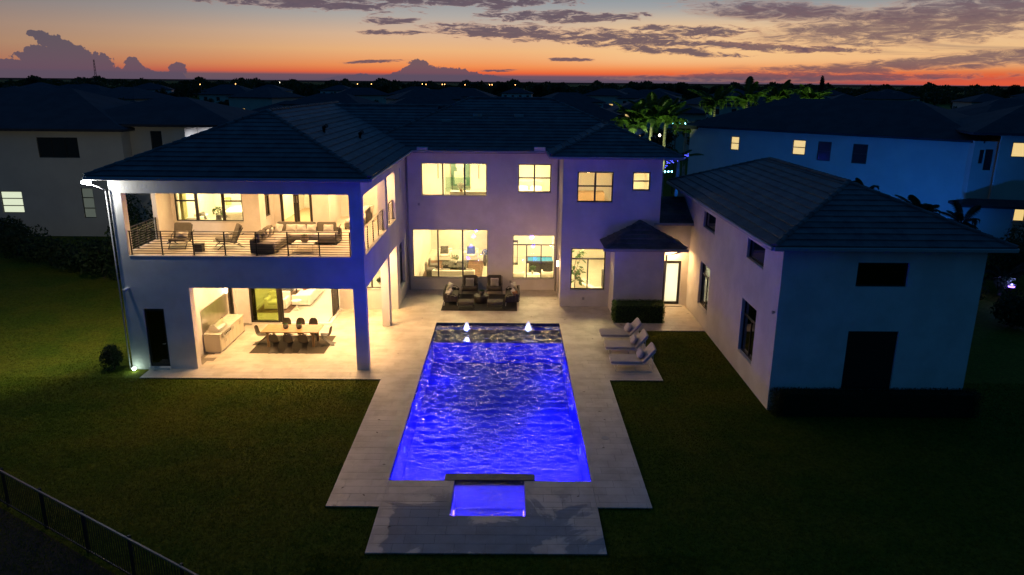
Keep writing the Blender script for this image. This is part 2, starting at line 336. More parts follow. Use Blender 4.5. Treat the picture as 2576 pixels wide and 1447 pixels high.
# ------------------------------------------------------------------ mesh builder
class MB:
    def __init__(s): s.v = []; s.f = []
    def add(s, vs, fs, T=None):
        o = len(s.v)
        if T is not None: vs = [tuple(T @ Vector(p)) for p in vs]
        s.v += [tuple(p) for p in vs]; s.f += [tuple(i+o for i in f) for f in fs]; return s
    def box(s, x0, x1, y0, y1, z0, z1, T=None):
        return s.add([(x0, y0, z0), (x1, y0, z0), (x1, y1, z0), (x0, y1, z0), (x0, y0, z1), (x1, y0, z1), (x1, y1, z1), (x0, y1, z1)],
                     [(0, 3, 2, 1), (4, 5, 6, 7), (0, 1, 5, 4), (1, 2, 6, 5), (2, 3, 7, 6), (3, 0, 4, 7)], T)
    def tube(s, pts, r, n=8, T=None, cap=True):
        pts = [Vector(p) for p in pts]; rs = r if hasattr(r, '__len__') else [r]*len(pts)
        vs = []; fs = []
        for i, p in enumerate(pts):
            d = (pts[min(i+1, len(pts)-1)]-pts[max(i-1, 0)]).normalized()
            a = d.cross(Vector((0, 0, 1)) if abs(d.z) < .95 else Vector((1, 0, 0))).normalized(); b = d.cross(a)
            for k in range(n):
                q = 2*math.pi*k/n; vs.append(p+(a*math.cos(q)+b*math.sin(q))*rs[i])
        for i in range(len(pts)-1):
            for k in range(n):
                a0 = i*n+k; a1 = i*n+(k+1) % n; fs.append((a0, a1, a1+n, a0+n))
        if cap: fs.append(tuple(range(n))[::-1]); fs.append(tuple(range((len(pts)-1)*n, len(pts)*n)))
        return s.add(vs, fs, T)
    def lathe(s, prof, n=24, T=None):
        vs = []; fs = []
        for r, z in prof:
            for k in range(n):
                q = 2*math.pi*k/n; vs.append((r*math.cos(q), r*math.sin(q), z))
        for i in range(len(prof)-1):
            for k in range(n):
                a0 = i*n+k; a1 = i*n+(k+1) % n; fs.append((a0, a1, a1+n, a0+n))
        fs.append(tuple(range(n))[::-1]); fs.append(tuple(range((len(prof)-1)*n, len(prof)*n)))
        return s.add(vs, fs, T)
    def soft(s, sx, sy, sz, T=None, e=.28, n=14, pinch=0.):
        """cushion: superellipsoid of half sizes sx, sy, sz; pinch squeezes the thickness toward the rim"""
        vs = []; fs = []; sg = lambda v, p: math.copysign(abs(v)**p, v)
        for i in range(n+1):
            ph = -math.pi/2+math.pi*i/n
            for k in range(2*n):
                th = 2*math.pi*k/(2*n)
                x = sg(math.cos(ph), e)*sg(math.cos(th), e); y = sg(math.cos(ph), e)*sg(math.sin(th), e); z = sg(math.sin(ph), e if not pinch else .8)
                if pinch:
                    rr = max(abs(x), abs(y)); z *= 1-.75*rr**3; q = 1-pinch*(1-abs(abs(x)-abs(y)))*0+pinch*(min(abs(x), abs(y))**2-.5)*.35; x *= q; y *= q
                vs.append((x*sx, y*sy, z*sz))
        m = 2*n
        for i in range(n):
            for k in range(m):
                fs.append((i*m+k, i*m+(k+1) % m, (i+1)*m+(k+1) % m, (i+1)*m+k))
        return s.add(vs, fs, T)
    def build(s, name, mt, parent=None, smooth=False, world=False):
        me = bpy.data.meshes.new(name); me.from_pydata(s.v, [], s.f); me.update()
        if smooth: me.polygons.foreach_set('use_smooth', [True]*len(me.polygons))
        me.materials.append(M[mt] if isinstance(mt, str) else mt)
        o = bpy.data.objects.new(name, me); C.objects.link(o)
        if parent is not None:
            o.parent = parent
            if world: o.matrix_parent_inverse = Matrix.Translation(-parent.location)
        return o
def bevel(o, wd=.01, seg=2):
    md = o.modifiers.new('bevel', 'BEVEL'); md.width = wd; md.segments = seg; md.limit_method = 'ANGLE'; return o
def TR(x=0, y=0, z=0, rz=0, rx=0, ry=0):
    return Matrix.Translation((x, y, z)) @ Matrix.Rotation(R(rz), 4, 'Z') @ Matrix.Rotation(R(ry), 4, 'Y') @ Matrix.Rotation(R(rx), 4, 'X')
def tag(o, label, cat, group=None, kind=None):
    o['label'] = label; o['category'] = cat
    if group: o['group'] = group
    if kind: o['kind'] = kind
    return o
def thing(name, label, cat, loc=(0, 0, 0), rz=0, group=None):
    o = bpy.data.objects.new(name, None); C.objects.link(o); o.location = loc; o.rotation_euler = (0, 0, R(rz)); o.empty_display_size = .2
    return tag(o, label, cat, group)
KIDS = {}
def copy_tree(o, loc=None, rz=None, label=None, parent=None, group=None, scale=None):
    c = o.copy(); C.objects.link(c)
    if parent is not None: c.parent = parent
    if loc is not None: c.location = loc
    if rz is not None: c.rotation_euler = (0, 0, R(rz))
    if scale is not None: c.scale = scale
    if label: c['label'] = label
    if group: c['group'] = group
    for ch in list(o.children): copy_tree(ch, parent=c)
    return c
def light(name, kind, loc, energy, col, size=.3, rot=(0, 0, 0), sizey=None, spot=None, parent=None, spread=None):
    L = bpy.data.lights.new(name, kind); L.energy = energy; L.color = col
    if kind == 'AREA':
        L.size = size
        if sizey: L.shape = 'RECTANGLE'; L.size_y = sizey
        if spread: L.spread = R(spread)
    else: L.shadow_soft_size = size
    if spot: L.spot_size = R(spot); L.spot_blend = .6
    o = bpy.data.objects.new(name, L); C.objects.link(o); o.location = loc; o.rotation_euler = rot
    if parent is not None: o.parent = parent; o.matrix_parent_inverse = Matrix.Translation(-parent.location)
    return o
WARM = (1, .58, .23); WIN = (1, .74, .35)

# wall sheet with openings. axis 'y': wall in plane y=c, coordinate a=x ; axis 'x': plane x=c, a=y. thickness th goes to +side
def wall(parent, axis, c, a0, a1, z0, z1, holes=(), th=.3, mt='stucco', name='wall'):
    A = sorted({a0, a1, *[v for h in holes for v in h[:2] if a0 < v < a1]}); Z = sorted({z0, z1, *[v for h in holes for v in h[2:] if z0 < v < z1]})
    na, nz = len(A)-1, len(Z)-1
    def solid(i, j):
        if not (0 <= i < na and 0 <= j < nz): return False
        ca, cz = (A[i]+A[i+1])/2, (Z[j]+Z[j+1])/2
        return not any(h[0] < ca < h[1] and h[2] < cz < h[3] for h in holes)
    mb = MB(); idx = {}
    def P(i, j, s):
        k = (i, j, s)
        if k not in idx:
            idx[k] = len(mb.v); q = c+(th if s else 0)
            mb.v.append((A[i], q, Z[j]) if axis == 'y' else (q, A[i], Z[j]))
        return idx[k]
    for i in range(na):
        for j in range(nz):
            if not solid(i, j): continue
            f = [P(i, j, 0), P(i+1, j, 0), P(i+1, j+1, 0), P(i, j+1, 0)]; b = [P(i, j, 1), P(i+1, j, 1), P(i+1, j+1, 1), P(i, j+1, 1)]
            mb.f.append(tuple(f)); mb.f.append(tuple(b[::-1]))
            if not solid(i-1, j): mb.f.append((f[0], f[3], b[3], b[0]))
            if not solid(i+1, j): mb.f.append((f[1], b[1], b[2], f[2]))
            if not solid(i, j-1): mb.f.append((f[0], b[0], b[1], f[1]))
            if not solid(i, j+1): mb.f.append((f[3], f[2], b[2], b[3]))
    return mb.build(name, mt, parent, world=True)

def window(parent, axis, c, a0, a1, z0, z1, vs=(), hs=(), inset=.08, glass='glass', bar=.062, sill=True, name='window', thick=.07, bars=None, side=1):
    """frame mesh with children pane and sill. vs: vertical mullions (a, z0, z1, halfwidth), hs: horizontal bars (z, a0, a1)"""
    mb = MB(); q0 = c+inset*side; q1 = q0+thick*side; q0, q1 = min(q0, q1), max(q0, q1)
    def B(m, x0, x1, za, zb, p0=q0, p1=q1):
        if axis == 'y': m.box(x0, x1, p0, p1, za, zb)
        else: m.box(p0, p1, x0, x1, za, zb)
    e = .004
    B(mb, a0+e, a0+bar, z0+e, z1-e); B(mb, a1-bar, a1-e, z0+e, z1-e); B(mb, a0+bar, a1-bar, z0+e, z0+bar); B(mb, a0+bar, a1-bar, z1-bar, z1-e)
    VS = [(v, z0+bar, z1-bar, .042) if not hasattr(v, '__len__') else v for v in vs]
    HS = [(h, a0+bar, a1-bar) if not hasattr(h, '__len__') else h for h in hs]
    for v, za, zb, hw in VS: B(mb, v-hw, v+hw, za, zb, q0+.003, q1-.003)
    for h, xa, xb in HS: B(mb, xa, xb, h-.036, h+.036, q0-.004, q1+.004)
    o = mb.build(name, 'frame', parent, world=True)
    # panes: one per cell
    xs = sorted({a0+bar, a1-bar, *[v[0] for v in VS]}); zs = sorted({z0+bar, z1-bar, *[h[0] for h in HS]})
    for i in range(len(xs)-1):
        for j in range(len(zs)-1):
            g = MB(); mid = (q0+q1)/2; B(g, xs[i]+.006, xs[i+1]-.006, zs[j]+.006, zs[j+1]-.006, mid-.004, mid+.004)
            g.build('pane', glass, o)
    if sill:
        g = MB(); s0, s1 = (c-.03*side, c+inset*side); s0, s1 = min(s0, s1), max(s0, s1)
        if axis == 'y': g.box(a0-.03, a1+.03, s0, s1, z0-.05, z0+.002)
        else: g.box(s0, s1, a0-.03, a1+.03, z0-.05, z0+.002)
        g.build('sill', 'trim', o)
    return o

# ------------------------------------------------------------------ roofs
def capmesh(L=.42, r=.11):
    mb = MB(); pr = [(-r*1.15, -.02), (-r*.8, r*.45), (0, r*.7), (r*.8, r*.45), (r*1.15, -.02)]
    vs = [(0, a, b) for a, b in pr]+[(L, a*.88, b*.8-.012) for a, b in pr]; n = 5
    fs = [(i, i+1, i+1+n, i+n) for i in range(4)]+[(4, 3, 2, 1, 0), (5, 6, 7, 8, 9), (0, 5, 9, 4)]
    mb.add(vs, fs); me = bpy.data.meshes.new('ridge_tile'); me.from_pydata(mb.v, [], mb.f); me.materials.append(M['roof_tile']); return me
CAP = capmesh()
def caps(roof, a, b, step=.40, mx=60):
    a = Vector(a); b = Vector(b); d = b-a; L = d.length; n = min(mx, max(1, int(L/step))); u = d/L
    yaw = math.atan2(u.y, u.x); pit = math.asin(u.z)
    for i in range(n):
        o = bpy.data.objects.new('ridge_tile', CAP); C.objects.link(o); o.parent = roof
        p = a+u*(i*L/n); o.location = (p.x, p.y, p.z+.035); o.rotation_euler = (random.uniform(-.03, .03), -pit+random.uniform(-.015, .015), yaw)
def hip(parent, x0, x1, y0, y1, ze, slope, faces='FRLB', pitch=.36, cap=('FL', 'FR', 'BL', 'BR', 'ridge'), mt='roof_tile', gut='FRLB', clip=None):
    """rectangular hip roof; every course of tiles is a part of its own"""
    W, D = x1-x0, y1-y0; h = min(W, D)/2; zr = ze+slope*h
    if W <= D: r0, r1 = (x0+h, y0+h, zr), (x0+h, y1-h, zr)
    else: r0, r1 = (x0+h, y0+h, zr), (x1-h, y0+h, zr)
    g = .03
    c = [(x0+g, y0+g, ze-g), (x1-g, y0+g, ze-g), (x1-g, y1-g, ze-g), (x0+g, y1-g, ze-g)]; a = (r0[0], r0[1], zr-g-.01); b = (r1[0], r1[1], zr-g-.01)
    mb = MB()
    F = [(0, 1, 4), (1, 2, 5, 4), (2, 3, 5), (3, 0, 4, 5)] if W <= D else [(0, 1, 5, 4), (1, 2, 5), (2, 3, 4, 5), (3, 0, 4)]
    mb.add(c+[a, b], F)
    mb.box(x0+.02, x1-.02, y0+.02, y1-.02, ze-.16, ze-.06)
    roof = mb.build('roof', 'roof_base', parent, world=True)
    face = {'F': ((x0, y0), (1, 0), (0, 1), W), 'B': ((x1, y1), (-1, 0), (0, -1), W), 'L': ((x0, y1), (0, -1), (1, 0), D), 'R': ((x1, y0), (0, 1), (-1, 0), D)}
    for k in faces:
        (ox, oy), (ux, uy), (vx, vy), L = face[k]
        n = int(math.ceil(h/pitch))
        for i in range(n):
            d0 = i*pitch-(.03 if i == 0 else 0); d1 = min((i+1)*pitch+.04, h); dd = max(d0, 0)
            if d1 <= d0: continue
            s0a, s0b = dd, L-dd; s1a, s1b = d1, L-d1
            if s1b <= s1a: s1a = s1b = L/2
            if clip and k in clip:   # keep only part of the face (lo, hi along the eave)
                lo, hi = clip[k]; s0a, s0b = max(s0a, lo), min(s0b, hi); s1a, s1b = max(s1a, lo), min(s1b, hi)
                if s0b <= s0a or s1b < s1a: continue
            z0 = ze+slope*d0+.055; z1 = ze+slope*d1+.012
            m = MB(); nseg = max(1, int((s0b-s0a)/1.0)); jit = [random.uniform(-.004, .004) for _ in range(nseg+1)]
            vt = []
            for q in range(nseg+1):
                f = q/nseg
                for (s, d, z) in ((s0a+(s0b-s0a)*f, d0, z0-.045), (s0a+(s0b-s0a)*f, d0, z0+jit[q]), (s1a+(s1b-s1a)*f, d1, z1)):
                    vt.append((ox+ux*s+vx*d, oy+uy*s+vy*d, z))
            fs = []
            for q in range(nseg): o = q*3; fs += [(o, o+3, o+4, o+1), (o+1, o+4, o+5, o+2)]
            m.add(vt, fs); m.build('tile_course', mt, roof)
    E = {'FL': ((x0, y0, ze), r0), 'FR': ((x1, y0, ze), r0 if W <= D else r1), 'BL': ((x0, y1, ze), r1 if W <= D else r0), 'BR': ((x1, y1, ze), r1), 'ridge': (r0, r1)}
    for k in cap:
        if (Vector(E[k][0])-Vector(E[k][1])).length > .3: caps(roof, *E[k])
    gw = .11
    for k in gut:
        m = MB()
        if k == 'F': m.box(x0-.02, x1+.02, y0-gw, y0+.0, ze-.15, ze-.015)
        if k == 'B': m.box(x0-.02, x1+.02, y1, y1+gw, ze-.15, ze-.015)
        if k == 'L': m.box(x0-gw, x0, y0+.003, y1-.003, ze-.153, ze-.018)
        if k == 'R': m.box(x1, x1+gw, y0+.003, y1-.003, ze-.153, ze-.018)
        bevel(m.build('gutter', 'gutter', parent, world=True), .02, 1)
    return roof

# ================================================================== GROUND, LAWN, DECK, POOL
PX0, PX1, PY0, PY1 = -3.61, 2.58, 20.06, 35.33
SX0, SX1, SY0, SY1 = -1.60, .53, 18.17, 20.10
def ground():
    mb = MB()
    xs = [-3000, -200, PX0-.2, SX0-.15, SX1+.15, PX1+.2, 200, 3000]; ys = [-200, 10, SY0-.15, PY0-.2, PY1+.2, 200, 5000]
    vi = {}
    for i, x in enumerate(xs):
        for j, y in enumerate(ys): vi[i, j] = len(mb.v); mb.v.append((x, y, -.05))
    for i in range(len(xs)-1):
        for j in range(len(ys)-1):
            if 2 <= i <= 4 and j == 3: continue
            if i == 3 and j == 2: continue
            mb.f.append((vi[i, j], vi[i+1, j], vi[i+1, j+1], vi[i, j+1]))
    o = mb.build('ground', 'lawn'); o['kind'] = 'structure'
ground()
DECK = [(-3.65, 2.6, 16.46, 18.62), (-5.18, -3.61, 18.62, 27.95), (2.58, 4.17, 18.62, 28.0), (-3.61, 2.58, 18.62, 20.06),
        (-14.97, -3.61, 27.95, 35.33), (2.58, 6.36, 28.0, 35.33), (-8.97, 2.8, 35.33, 41.5), (2.8, 5.42, 35.33, 38.3), (5.42, 9.68, 34.3, 38.62)]
def in_rects(x, y, rects, m=0.):
    return any(a-m <= x <= b+m and c-m <= y <= d+m for a, b, c, d in rects)
def deck():
    root = MB()
    for (a, b, c, d) in DECK:
        if (a, b, c, d) == (-3.65, 2.6, 16.46, 18.62):
            root.box(a, SX0, c, d, -.25, -.035); root.box(SX1, b, c, d, -.25, -.035); root.box(SX0, SX1, c, SY0, -.25, -.035)
        elif (a, b, c, d) == (-3.61, 2.58, 18.62, 20.06):
            root.box(a, SX0, c, d, -.25, -.035); root.box(SX1, b, c, d, -.25, -.035)
        else: root.box(a, b, c, d, -.25, -.035)
    dk = root.build('deck', 'joint'); dk['kind'] = 'structure'
    pw, pd, gap = .81, .405, .0022
    cells = []
    for (a, b, c, d) in DECK:
        y = 16.46+math.floor((c-16.46)/pd)*pd
        while y < d-.01:
            row = round((y-16.46)/pd); off = (row % 3)*pw/3
            x = -20+off; ya, yb = max(y, c), min(y+pd, d)
            if yb-ya > .03:
                x += math.floor((a-x)/pw)*pw
                while x < b-.01:
                    xa, xb = max(x, a), min(x+pw, b)
                    if xb-xa > .03: cells.append((xa, xb, ya, yb))
                    x += pw
            y += pd
    out = []
    hole = (SX0, SX1, SY0, SY1)
    for (xa, xb, ya, yb) in cells:
        if xb > hole[0] and xa < hole[1] and yb > hole[2] and ya < 21:
            # trim round the spa
            if ya < hole[2]: out.append((xa, xb, ya, min(yb, hole[2])))
            y2 = max(ya, hole[2])
            if yb-y2 > .02:
                if xa < hole[0]: out.append((xa, hole[0], y2, yb))
                if xb > hole[1]: out.append((hole[1], xb, y2, yb))
        elif in_rects((xa+xb)/2, (ya+yb)/2, [(-15.72, -12.98, 28.95, 35.3), (5.4, 7.95, 36.7, 38.6)]): continue
        else: out.append((xa, xb, ya, yb))
    out.sort(key=lambda q: math.hypot((q[0]+q[1])/2, (q[2]+q[3])/2))
    cache = {}
    rest = MB()
    for i, (xa, xb, ya, yb) in enumerate(out):
        z = random.uniform(-.0015, .0015)
        if i < 300:
            key = (round(xb-xa, 2), round(yb-ya, 2))
            if key not in cache:
                m = MB(); hx, hy = (xb-xa)/2-gap, (yb-ya)/2-gap; ch = .004
                m.add([(-hx, -hy, -.034), (hx, -hy, -.034), (hx, hy, -.034), (-hx, hy, -.034), (-hx, -hy, -ch), (hx, -hy, -ch), (hx, hy, -ch), (-hx, hy, -ch),
                       (-hx+ch, -hy+ch, 0), (hx-ch, -hy+ch, 0), (hx-ch, hy-ch, 0), (-hx+ch, hy-ch, 0)],
                      [(0, 1, 5, 4), (1, 2, 6, 5), (2, 3, 7, 6), (3, 0, 4, 7), (4, 5, 9, 8), (5, 6, 10, 9), (6, 7, 11, 10), (7, 4, 8, 11), (8, 9, 10, 11)])
                me = bpy.data.meshes.new('paving_slab'); me.from_pydata(m.v, [], m.f); me.materials.append(M['paver']); cache[key] = me
            o = bpy.data.objects.new('paving_slab', cache[key]); C.objects.link(o); o.parent = dk; o.location = ((xa+xb)/2, (ya+yb)/2, z)
        else: rest.box(xa+gap, xb-gap, ya+gap, yb-gap, -.034, z)
    o = rest.build('paving_slab', 'paver', dk); o['kind'] = 'stuff'
deck()
def pool():
    p = thing('swimming_pool', 'long rectangular pool of rippled water lit deep blue from below', 'swimming pool', (-.5, 27.7, 0))
    Z = -1.45; LY = 33.55; t_ = .12
    m = MB()   # basin: floor and walls, open top
    z1 = -.002
    m.add([(PX0, PY0, Z), (PX1, PY0, Z), (PX1, LY, Z), (PX0, LY, Z), (PX0, PY0, z1), (PX1, PY0, z1), (PX1, PY1, z1), (PX0, PY1, z1),
           (PX0, LY, -.42), (PX1, LY, -.42), (PX1, PY1, -.42), (PX0, PY1, -.42)],
          [(0, 1, 2, 3), (0, 4, 5, 1), (3, 2, 9, 8), (1, 5, 6, 10, 9, 2), (0, 3, 8, 11, 7, 4), (11, 10, 6, 7)])
    m.build('basin', 'plaster_pool', p, world=True)
    m = MB(); m.box(PX0+.002, PX1-.002, LY-.06, PY1-.002, -.419, -.38); m.build('tanning_shelf', 'shelf', p, world=True)
    # waterline band of dark tiles
    bt = MB()
    for k in range(1): pass
    nx = 20
    def band(axis, c, a0, a1, sgn):
        n = int((a1-a0)/.30)
        for i in range(n):
            u, v = a0+(a1-a0)*i/n+.003, a0+(a1-a0)*(i+1)/n-.003
            if axis == 'y': bt.box(u, v, min(c, c+.012*sgn), max(c, c+.012*sgn), -.17, -.001)
            else: bt.box(min(c, c+.012*sgn), max(c, c+.012*sgn), u, v, -.17, -.001)
    band('x', PX0, PY0, PY1, 1); band('x', PX1, PY0, PY1, -1); band('y', PY1, PX0+.015, PX1-.015, -1); band('y', PY0, PX0+.015, PX1-.015, 1)
    o = bt.build('waterline_tile', 'tile_dark', p, world=True); o['kind'] = 'stuff'
    # water: real ripples
    nxx, nyy = 180, 420
    X, Y = np.meshgrid(np.linspace(PX0+.013, PX1-.013, nxx), np.linspace(PY0+.013, PY1-.013, nyy))
    Zw = np.full(X.shape, -.075)
    for k in range(26):
        th = rng.uniform(-1.1, 1.1)+math.pi/2; L = rng.uniform(.18, .62); a = .0165*L
        Zw += a*np.sin((X*math.cos(th)+Y*math.sin(th))*2*math.pi/L+rng.uniform(0, 6.28))*(.12+.88*np.clip((Y-20.8)/5.5, 0, 1))
    for (bx, by) in ((-2.03, 34.3), (1.0, 34.3), (-1.9, 32.75)):
        d = np.hypot(X-bx, Y-by); Zw += .012*np.sin(d*9)*np.exp(-d/2.4)
    me = bpy.data.meshes.new('water'); V = np.stack([X, Y, Zw], -1).reshape(-1, 3)
    I = np.arange(nxx*nyy).reshape(nyy, nxx); F = np.stack([I[:-1, :-1], I[:-1, 1:], I[1:, 1:], I[1:, :-1]], -1).reshape(-1, 4)
    me.from_pydata(V.tolist(), [], F.tolist()); me.polygons.foreach_set('use_smooth', [True]*len(me.polygons)); me.materials.append(M['water'])
    o = bpy.data.objects.new('water', me); C.objects.link(o); o.parent = p; o.matrix_parent_inverse = Matrix.Translation(-p.location)
    # underwater lamps in the walls
    BL = (.010, .003, 1)
    for (x, y, rx, rz) in ((PX0+.03, 23.4, 0, -90), (PX1-.03, 23.4, 0, 90), (PX0+.03, 27, 0, -90), (PX1-.03, 27, 0, 90), (PX0+.03, 31.2, 0, -90), (PX1-.03, 31.2, 0, 90), (-2.8, PY0+.03, 0, 0), (1.8, PY0+.03, 0, 0)):
        m = MB(); m.lathe([(.001, 0), (.10, 0), (.12, .02), (.12, .03)], 16, TR(x, y, -.75, rz, 90))
        m.build('pool_lamp', 'lamp_blue', p, world=True)
        dx = .65 if x < -3.5 else (-.65 if x > 2.4 else 0); dy = .65 if y < 20.5 else 0
        e = 230 if y < 21 else (760 if x > 0 else 260) if y < 25 else (100 if x > 0 else 70) if y < 29 else 38
        light('pool_light', 'POINT', (x+dx, y+dy, -.62), e, (.055, .022, 1) if y < 21 else BL, .12, parent=p)
    # divider ledge to the spa
    m = MB(); m.box(-1.91, .86, PY0+.02, PY0+.40, -1.4, .012); bevel(m.build('ledge', 'slate', p, world=True), .01)
    s = thing('spa', 'small square spa glowing violet in front of the pool', 'spa', (-.53, 19.1, 0))
    m = MB(); a, b, c, d = SX0, SX1, SY0, PY0+.02
    m.add([(a, c, -.95), (b, c, -.95), (b, d, -.95), (a, d, -.95), (a, c, -.002), (b, c, -.002), (b, d, -.002), (a, d, -.002)], [(0, 1, 2, 3), (0, 4, 5, 1), (1, 5, 6, 2), (2, 6, 7, 3), (3, 7, 4, 0)])
    m.build('basin', 'plaster_pool', s, world=True)
    n = 40; X, Y = np.meshgrid(np.linspace(a+.004, b-.004, n), np.linspace(c+.004, d-.004, n)); Zs = -.02+.004*np.sin(X*9+Y*4)+.004*np.sin(Y*13-X*3)+.003*np.sin(X*17)
    me = bpy.data.meshes.new('water'); I = np.arange(n*n).reshape(n, n); F = np.stack([I[:-1, :-1], I[:-1, 1:], I[1:, 1:], I[1:, :-1]], -1).reshape(-1, 4)
    me.from_pydata(np.stack([X, Y, Zs], -1).reshape(-1, 3).tolist(), [], F.tolist()); me.polygons.foreach_set('use_smooth', [True]*len(me.polygons)); me.materials.append(M['spa_water'])
    o = bpy.data.objects.new('water', me); C.objects.link(o); o.parent = s; o.matrix_parent_inverse = Matrix.Translation(-s.location)
    for x in (SX0+.02, SX1-.02):
        m = MB(); m.lathe([(.001, 0), (.10, 0), (.12, .02), (.12, .03)], 16, TR(x, 19.1, -.55, 0, 0, 90 if x < 0 else -90)); m.build('pool_lamp', 'lamp_violet', s, world=True)
        light('spa_light', 'POINT', (x+(.3 if x < 0 else -.3), 19.1, -.5), 26, (.17, .08, 1), .12, parent=s)
    # bubblers
    for i, (bx, by, hgt, lab) in enumerate(((-2.03, 34.45, .42, 'left of the two tall frothing water bubblers on the pool shelf'), (1.0, 34.5, .42, 'right of the two tall frothing water bubblers on the pool shelf'), (-1.93, 32.8, .16, 'low bubbler breaking the surface in front of the pool shelf'))):
        b_ = thing('fountain_jet', lab, 'fountain', (bx, by, -.08), 0, 'bubblers in the pool')
        m = MB(); pr = [(.16, -.02), (.145, .04*hgt/.4), (.13, .12*hgt/.4), (.105, .22*hgt/.4), (.07, .33*hgt/.4), (.035, .40*hgt/.4), (.005, .43*hgt/.4)]
        m.lathe(pr, 20); o = m.build('water_plume', 'froth', b_, True)
        md = o.modifiers.new('s', 'SUBSURF'); md.levels = md.render_levels = 2
        tx = bpy.data.textures.new('froth_noise', 'CLOUDS'); tx.noise_scale = .07; dm = o.modifiers.new('d', 'DISPLACE'); dm.texture = tx; dm.strength = .07; dm.mid_level = .5
        m = MB(); m.lathe([(.001, 0), (.06, 0), (.06, .03), (.001, .045)], 16, TR(0, 0, .02)); m.build('jet_lamp', 'flame_white', b_)
        light('jet_light', 'POINT', (bx, by, .04), 9 if i < 2 else 7, (.35, .42, 1), .04, parent=b_)
pool()

# grass blades where the lawn is near enough to show them
def grass():
    block = DECK+[(-16.6, -5.8, 28.95, 60), (9.68, 17.0, 25.3, 43), (2.5, 10, 35.3, 60), (PX0, PX1, PY0, PY1), (-5.9, 3, 35, 60)]
    regs = [(-24, -3.65, 9.5, 28.0, 1.0), (2.6, 22, 9.5, 28.0, 1.0), (-5, 5, 9.5, 16.46, 1.2), (4.1, 9.7, 27.9, 34.35, .8), (-34, -15.7, 28, 46, .35)]
    V = []
    for (a, b, c, d, k) in regs:
        n = int((b-a)*(d-c)*620*k); x = rng.uniform(a, b, n); y = rng.uniform(c, d, n)
        ok = np.ones(n, bool)
        for (xa, xb, ya, yb) in block: ok &= ~((x > xa-.01) & (x < xb+.01) & (y > ya-.01) & (y < yb+.01))
        V.append(np.stack([x[ok], y[ok]], -1))
    # denser fringe along deck edges
    for (xa, ya, xb, yb) in ((-14.97, 27.93, -5.18, 27.93), (-5.2, 18.62, -5.2, 27.9), (-5.18, 18.6, -3.65, 18.6), (-3.67, 16.46, -3.67, 18.6), (-3.65, 16.43, 2.6, 16.43), (2.62, 16.46, 2.62, 18.6), (2.6, 18.6, 4.17, 18.6), (4.19, 18.62, 4.19, 28), (4.17, 27.97, 6.36, 27.97), (6.38, 28, 6.38, 34.3), (6.36, 34.27, 9.65, 34.27)):
        L = math.hypot(xb-xa, yb-ya); n = int(L*150); f = rng.uniform(0, 1, n); V.append(np.stack([xa+(xb-xa)*f+rng.normal(0, .006, n), ya+(yb-ya)*f+rng.normal(0, .006, n)], -1))
    P = np.concatenate(V); n = len(P)
    th = rng.uniform(0, 2*np.pi, n); wd = rng.uniform(.006, .014, n); h = rng.uniform(.035, .075, n); ln = rng.normal(0, .03, (n, 2))
    z0 = -.055
    A = np.stack([P[:, 0]-np.cos(th)*wd, P[:, 1]-np.sin(th)*wd, np.full(n, z0)], -1); B = np.stack([P[:, 0]+np.cos(th)*wd, P[:, 1]+np.sin(th)*wd, np.full(n, z0)], -1)
    T = np.stack([P[:, 0]+ln[:, 0], P[:, 1]+ln[:, 1], z0+h], -1)
    Vx = np.stack([A, B, T], 1).reshape(-1, 3).astype(np.float32)
    me = bpy.data.meshes.new('grass'); me.vertices.add(3*n); me.loops.add(3*n); me.polygons.add(n)
    me.vertices.foreach_set('co', Vx.ravel()); me.loops.foreach_set('vertex_index', np.arange(3*n, dtype=np.int32)); me.polygons.foreach_set('loop_start', np.arange(0, 3*n, 3, dtype=np.int32)); me.update()
    me.materials.append(M['blade']); o = bpy.data.objects.new('grass', me); C.objects.link(o)
    tag(o, 'mown lawn grass round the pool deck and the house', 'grass', kind='stuff')
grass()

# ================================================================== MAIN HOUSE
H = thing('house', 'two storey white stucco house with lit rooms, loggia and dark tiled roofs behind the pool', 'house', (-4, 41.5, 0))
F2 = 4.82
# left wing front: loggia and patio openings
wall(H, 'y', 28.95, -15.72, -5.83, -.04, 7.92, [(-15.27, -6.33, F2, 7.37), (-13.0, -6.33, -1, 3.52), (-14.97, -14.14, .08, 2.62)], .38)
wall(H, 'x', -6.21, 29.332, 41.6, -.04, 7.92, [(29.3, 34.62, F2, 7.3), (35.23, 37.6, F2, 7.3), (29.3, 34.68, -1, 3.50), (35.26, 37.5, -1, 3.48), (39.34, 39.73, 6.0, 7.25), (38.4, 40.4, .8, 3.28)], .38)
wall(H, 'x', -15.72, 29.332, 50, -.04, 7.92, [(29.6, 32.3, F2, 7.3)], .2)
wall(H, 'x', -13.65, 29.332, 37, -.04, 3.7, [(33.98, 34.74, 0, 2.55)], .2)          # patio left wall
wall(H, 'y', 35.0, -13.45, -8.97, 0, 3.7, [(-12.82, -8.97, 0, 2.95)], .2)           # living room front, slider opening
wall(H, 'x', -9.14, 35.202, 37.5, 2.95, 3.7, [], .2)
wall(H, 'y', 37.5, -8.94, -6.215, 0, 3.7, [(-8.35, -6.55, 1.15, 2.6)], .2)
wall(H, 'y', 33.75, -15.52, -11.5, F2, 7.6, [(-15.38, -12.27, 5.38, 7.15)], .2)     # bedroom
wall(H, 'x', -11.7, 33.952, 36, F2, 7.6, [(34.6, 35.3, 5.42, 7.1)], .2)
wall(H, 'y', 35.83, -11.495, -8.8, F2, 7.6, [(-11.19, -9.62, F2+.02, 7.2)], .2)
wall(H, 'x', -9.0, 36.032, 38.3, F2, 7.6, [], .2)
wall(H, 'y', 38.3, -8.998, -6.215, F2, 7.6, [], .2)
